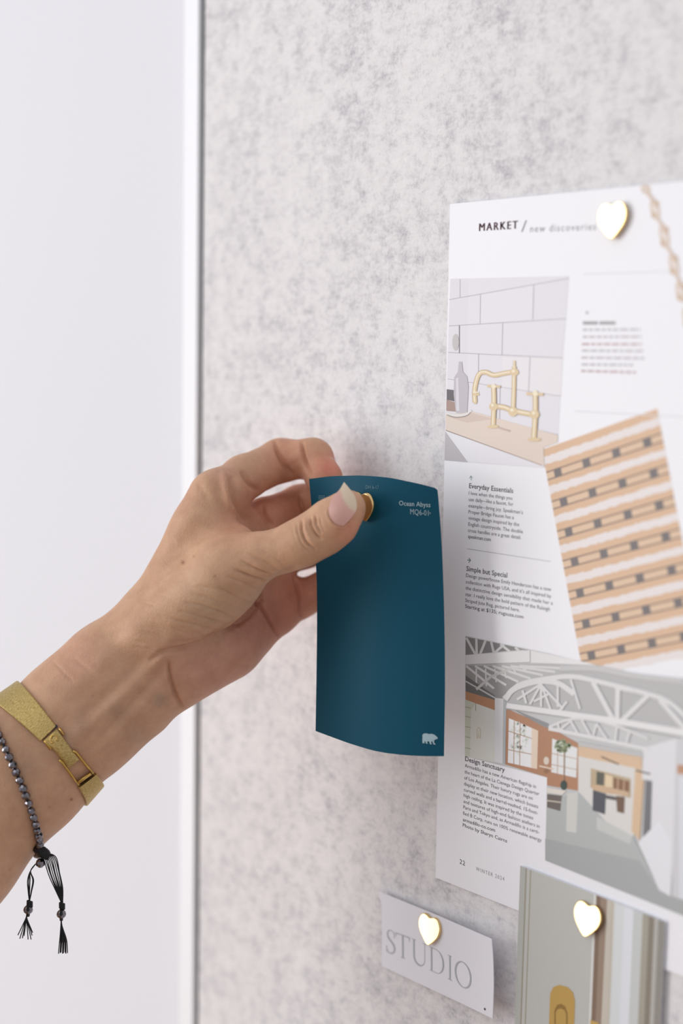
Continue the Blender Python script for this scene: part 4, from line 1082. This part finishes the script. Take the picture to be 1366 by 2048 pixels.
# bead bracelet
m = M['bead'] = mat('faceted_hematite', (128, 124, 130), 0.1, 1.0)
M['cord'] = mat('black_waxed_cord', (12, 14, 15), 0.6)
bl = Loop((3, 1484), (46, 1581), (77, 1684), (15, 1592, .577))
beads = empty('bead_bracelet', bl.c, 'bracelet of faceted dark grey beads on black cord with two tassels', 'bracelet')
bm = bmesh.new(); bmesh.ops.create_uvsphere(bm, u_segments=9, v_segments=6, radius=0.00168); bead_me = bpy.data.meshes.new('bead'); bm.to_mesh(bead_me); bm.free(); bead_me.materials.append(M['bead'])
tk, tn_ = bl.th(79, 1690), bl.th(46, 1581); sg = 1 if ((tn_ - tk + math.pi) % (2 * math.pi) - math.pi) > 0 else -1
rn = random.Random(2); cord = []; t = tk; last = None; acc = 1e9; end = 2 * math.pi - 0.22
step = 0.01; q = 0.0
while q < end:
    p_ = bl.p(tk + sg * q, .00150)
    if last is None or (p_ - last).length > 0.00312:
        o = bpy.data.objects.new('bead', bead_me); COL.objects.link(o); o.parent = beads; o.matrix_parent_inverse = beads.matrix_world.inverted()
        o.location = p_; o.rotation_euler = (rn.random() * 6, rn.random() * 6, rn.random() * 6); k_ = rn.uniform(.93, 1.06); o.scale = (k_, k_, k_); last = p_; cord.append(p_)
    q += step
bm = bmesh.new(); tube(bm, cord, .0005, 6); bm_obj('cord', bm, beads, M['cord'], True)
K7 = (0, 1640, 7.317)
kz = pix(skin(79, 1690)[0])[2] - 0.001
def k7(x, y, dz=0.0): return W(K7[0] + x / K7[2], K7[1] + y / K7[2], kz + dz)
bm = bmesh.new(); rn = random.Random(5)
# the sliding knot: wraps of cord
for i in range(9):
    x, y = 575 + i * 9, 372 + i * 22; w = 44 + 60 * math.sin(math.pi * i / 8) + rn.uniform(-5, 5)
    ring = [k7(x + w * math.cos(a) + 8 * math.sin(a), y + 18 * math.cos(a), -w / K7[2] / F * kz * math.sin(a)) for a in np.linspace(0, 2 * math.pi, 15)]
    tube(bm, ring, .00062, 6)
for i in range(6):
    a = rn.uniform(-1, 1); tube(bm, [k7(560 + 14 * a, 400 + i * 9, -.001), k7(620 + 20 * a, 480 + i * 6, -.0035), k7(680 + 20 * a, 535 + i * 5, -.001)], .0006, 6)
bm_obj('knot', bm, beads, M['cord'], True)
def tassel(strands, knot, bead, tails, wr):
    bm = bmesh.new()
    for s in strands: tube(bm, [k7(x, y, z) for (x, y, z) in spline(s, 6)], .00021, 6)
    for s in tails: tube(bm, [k7(x, y, z) for (x, y, z) in spline(s, 4)], .00021, 6)
    for i in range(5):
        x, y = knot; w = 30
        tube(bm, [k7(x + w * math.cos(a), y - 30 + i * 16 + 9 * math.cos(a), -.0008 * math.sin(a)) for a in np.linspace(0, 2 * math.pi, 11)], .0005, 6)
    tube(bm, [k7(bead[0], bead[1] - 80), k7(bead[0] - 2, bead[1], -.0016), k7(bead[0], bead[1] + 90)], .0007, 6)
    ts = bm_obj('tassel', bm, beads, M['cord'], True)
    o = bpy.data.objects.new('bead', bead_me); COL.objects.link(o); o.parent = ts; o.location = k7(*bead); o.scale = (1.15, 1.15, 1.15)
tassel([[(560, 600, 0), (450, 740, z), (410 + dx, 880, z), (415 + dx * .6, 1040, 0), (430, 1200, 0)] for dx, z in ((-5, 0), (12, .001), (70, 0), (82, .001), (30, -.001))], (435, 1225), (412, 1312),
       [[(390, 1380, 0), (385 + dx * .2, 1450, 0), (x, y, dz)] for dx, x, y, dz in ((-60, 262, 1685, 0), (-40, 290, 1735, .001), (-20, 328, 1730, -.001), (0, 352, 1695, 0), (20, 412, 1748, 0), (40, 455, 1748, .001), (60, 470, 1690, 0), (60, 478, 1650, -.001))], 1)
rs = []
for i in range(9):
    f = i / 8; rs.append([(610 + 50 * f, 480, 0), (650 + 165 * f, 600 - 60 * f, (-.001 + .002 * (i % 2))), (715 + 165 * f + 8 * math.sin(i * 2.1), 810 - 30 * f, .001 * (i % 3 - 1)), (800 + 118 * f, 1000, 0), (905 + 12 * f, 1225, 0)])
tassel(rs, (908, 1255), (898, 1375), [[(895, 1440, 0), (890 + 3 * i, 1560, 0), (875 + 14 * i, 1750, .0006 * (i % 3 - 1)), (856 + 18 * i + (i % 2) * 6, 1955 - (i % 3) * 8, 0)] for i in range(8)], 1)
o = bpy.data.objects.new('bead', bead_me); COL.objects.link(o); o.parent = beads; o.matrix_parent_inverse = beads.matrix_world.inverted(); o.location = k7(592, 630, -.0005); o.scale = (1.15, 1.15, 1.15)

# sleeve cuff further up the forearm (outside the picture)
a, b = [CAM + RT * (q[0] / 1000) - UP * (q[1] / 1000) + FW * (q[2] / 1000) for q in (H(-215, 1845, 570), H(-620, 2290, 558))]
ax = (b - a).normalized(); s1 = ax.cross(FW).normalized(); s2 = ax.cross(s1)
bm = bmesh.new(); rings = []
for t, r in ((0.004, .0345), (0, .0365), (.002, .039), (.03, .0395), (.06, .042), (.1, .043), (.13, .046), (.15, .044), (.152, .001)):
    rings.append([bm.verts.new(a + ax * t + (s1 * math.cos(k / 40 * 2 * math.pi) + s2 * math.sin(k / 40 * 2 * math.pi)) * (r + (.0012 * math.sin(k * 1.3 + t * 90) if t > .02 and r > .01 else 0))) for k in range(40)])
for x, y in zip(rings, rings[1:]):
    for k in range(40): bm.faces.new((x[k], x[(k + 1) % 40], y[(k + 1) % 40], y[k]))
bm_obj('sleeve', bm, person, mat('oatmeal_knit', (214, 206, 194), 0.9, spec=.1), True)
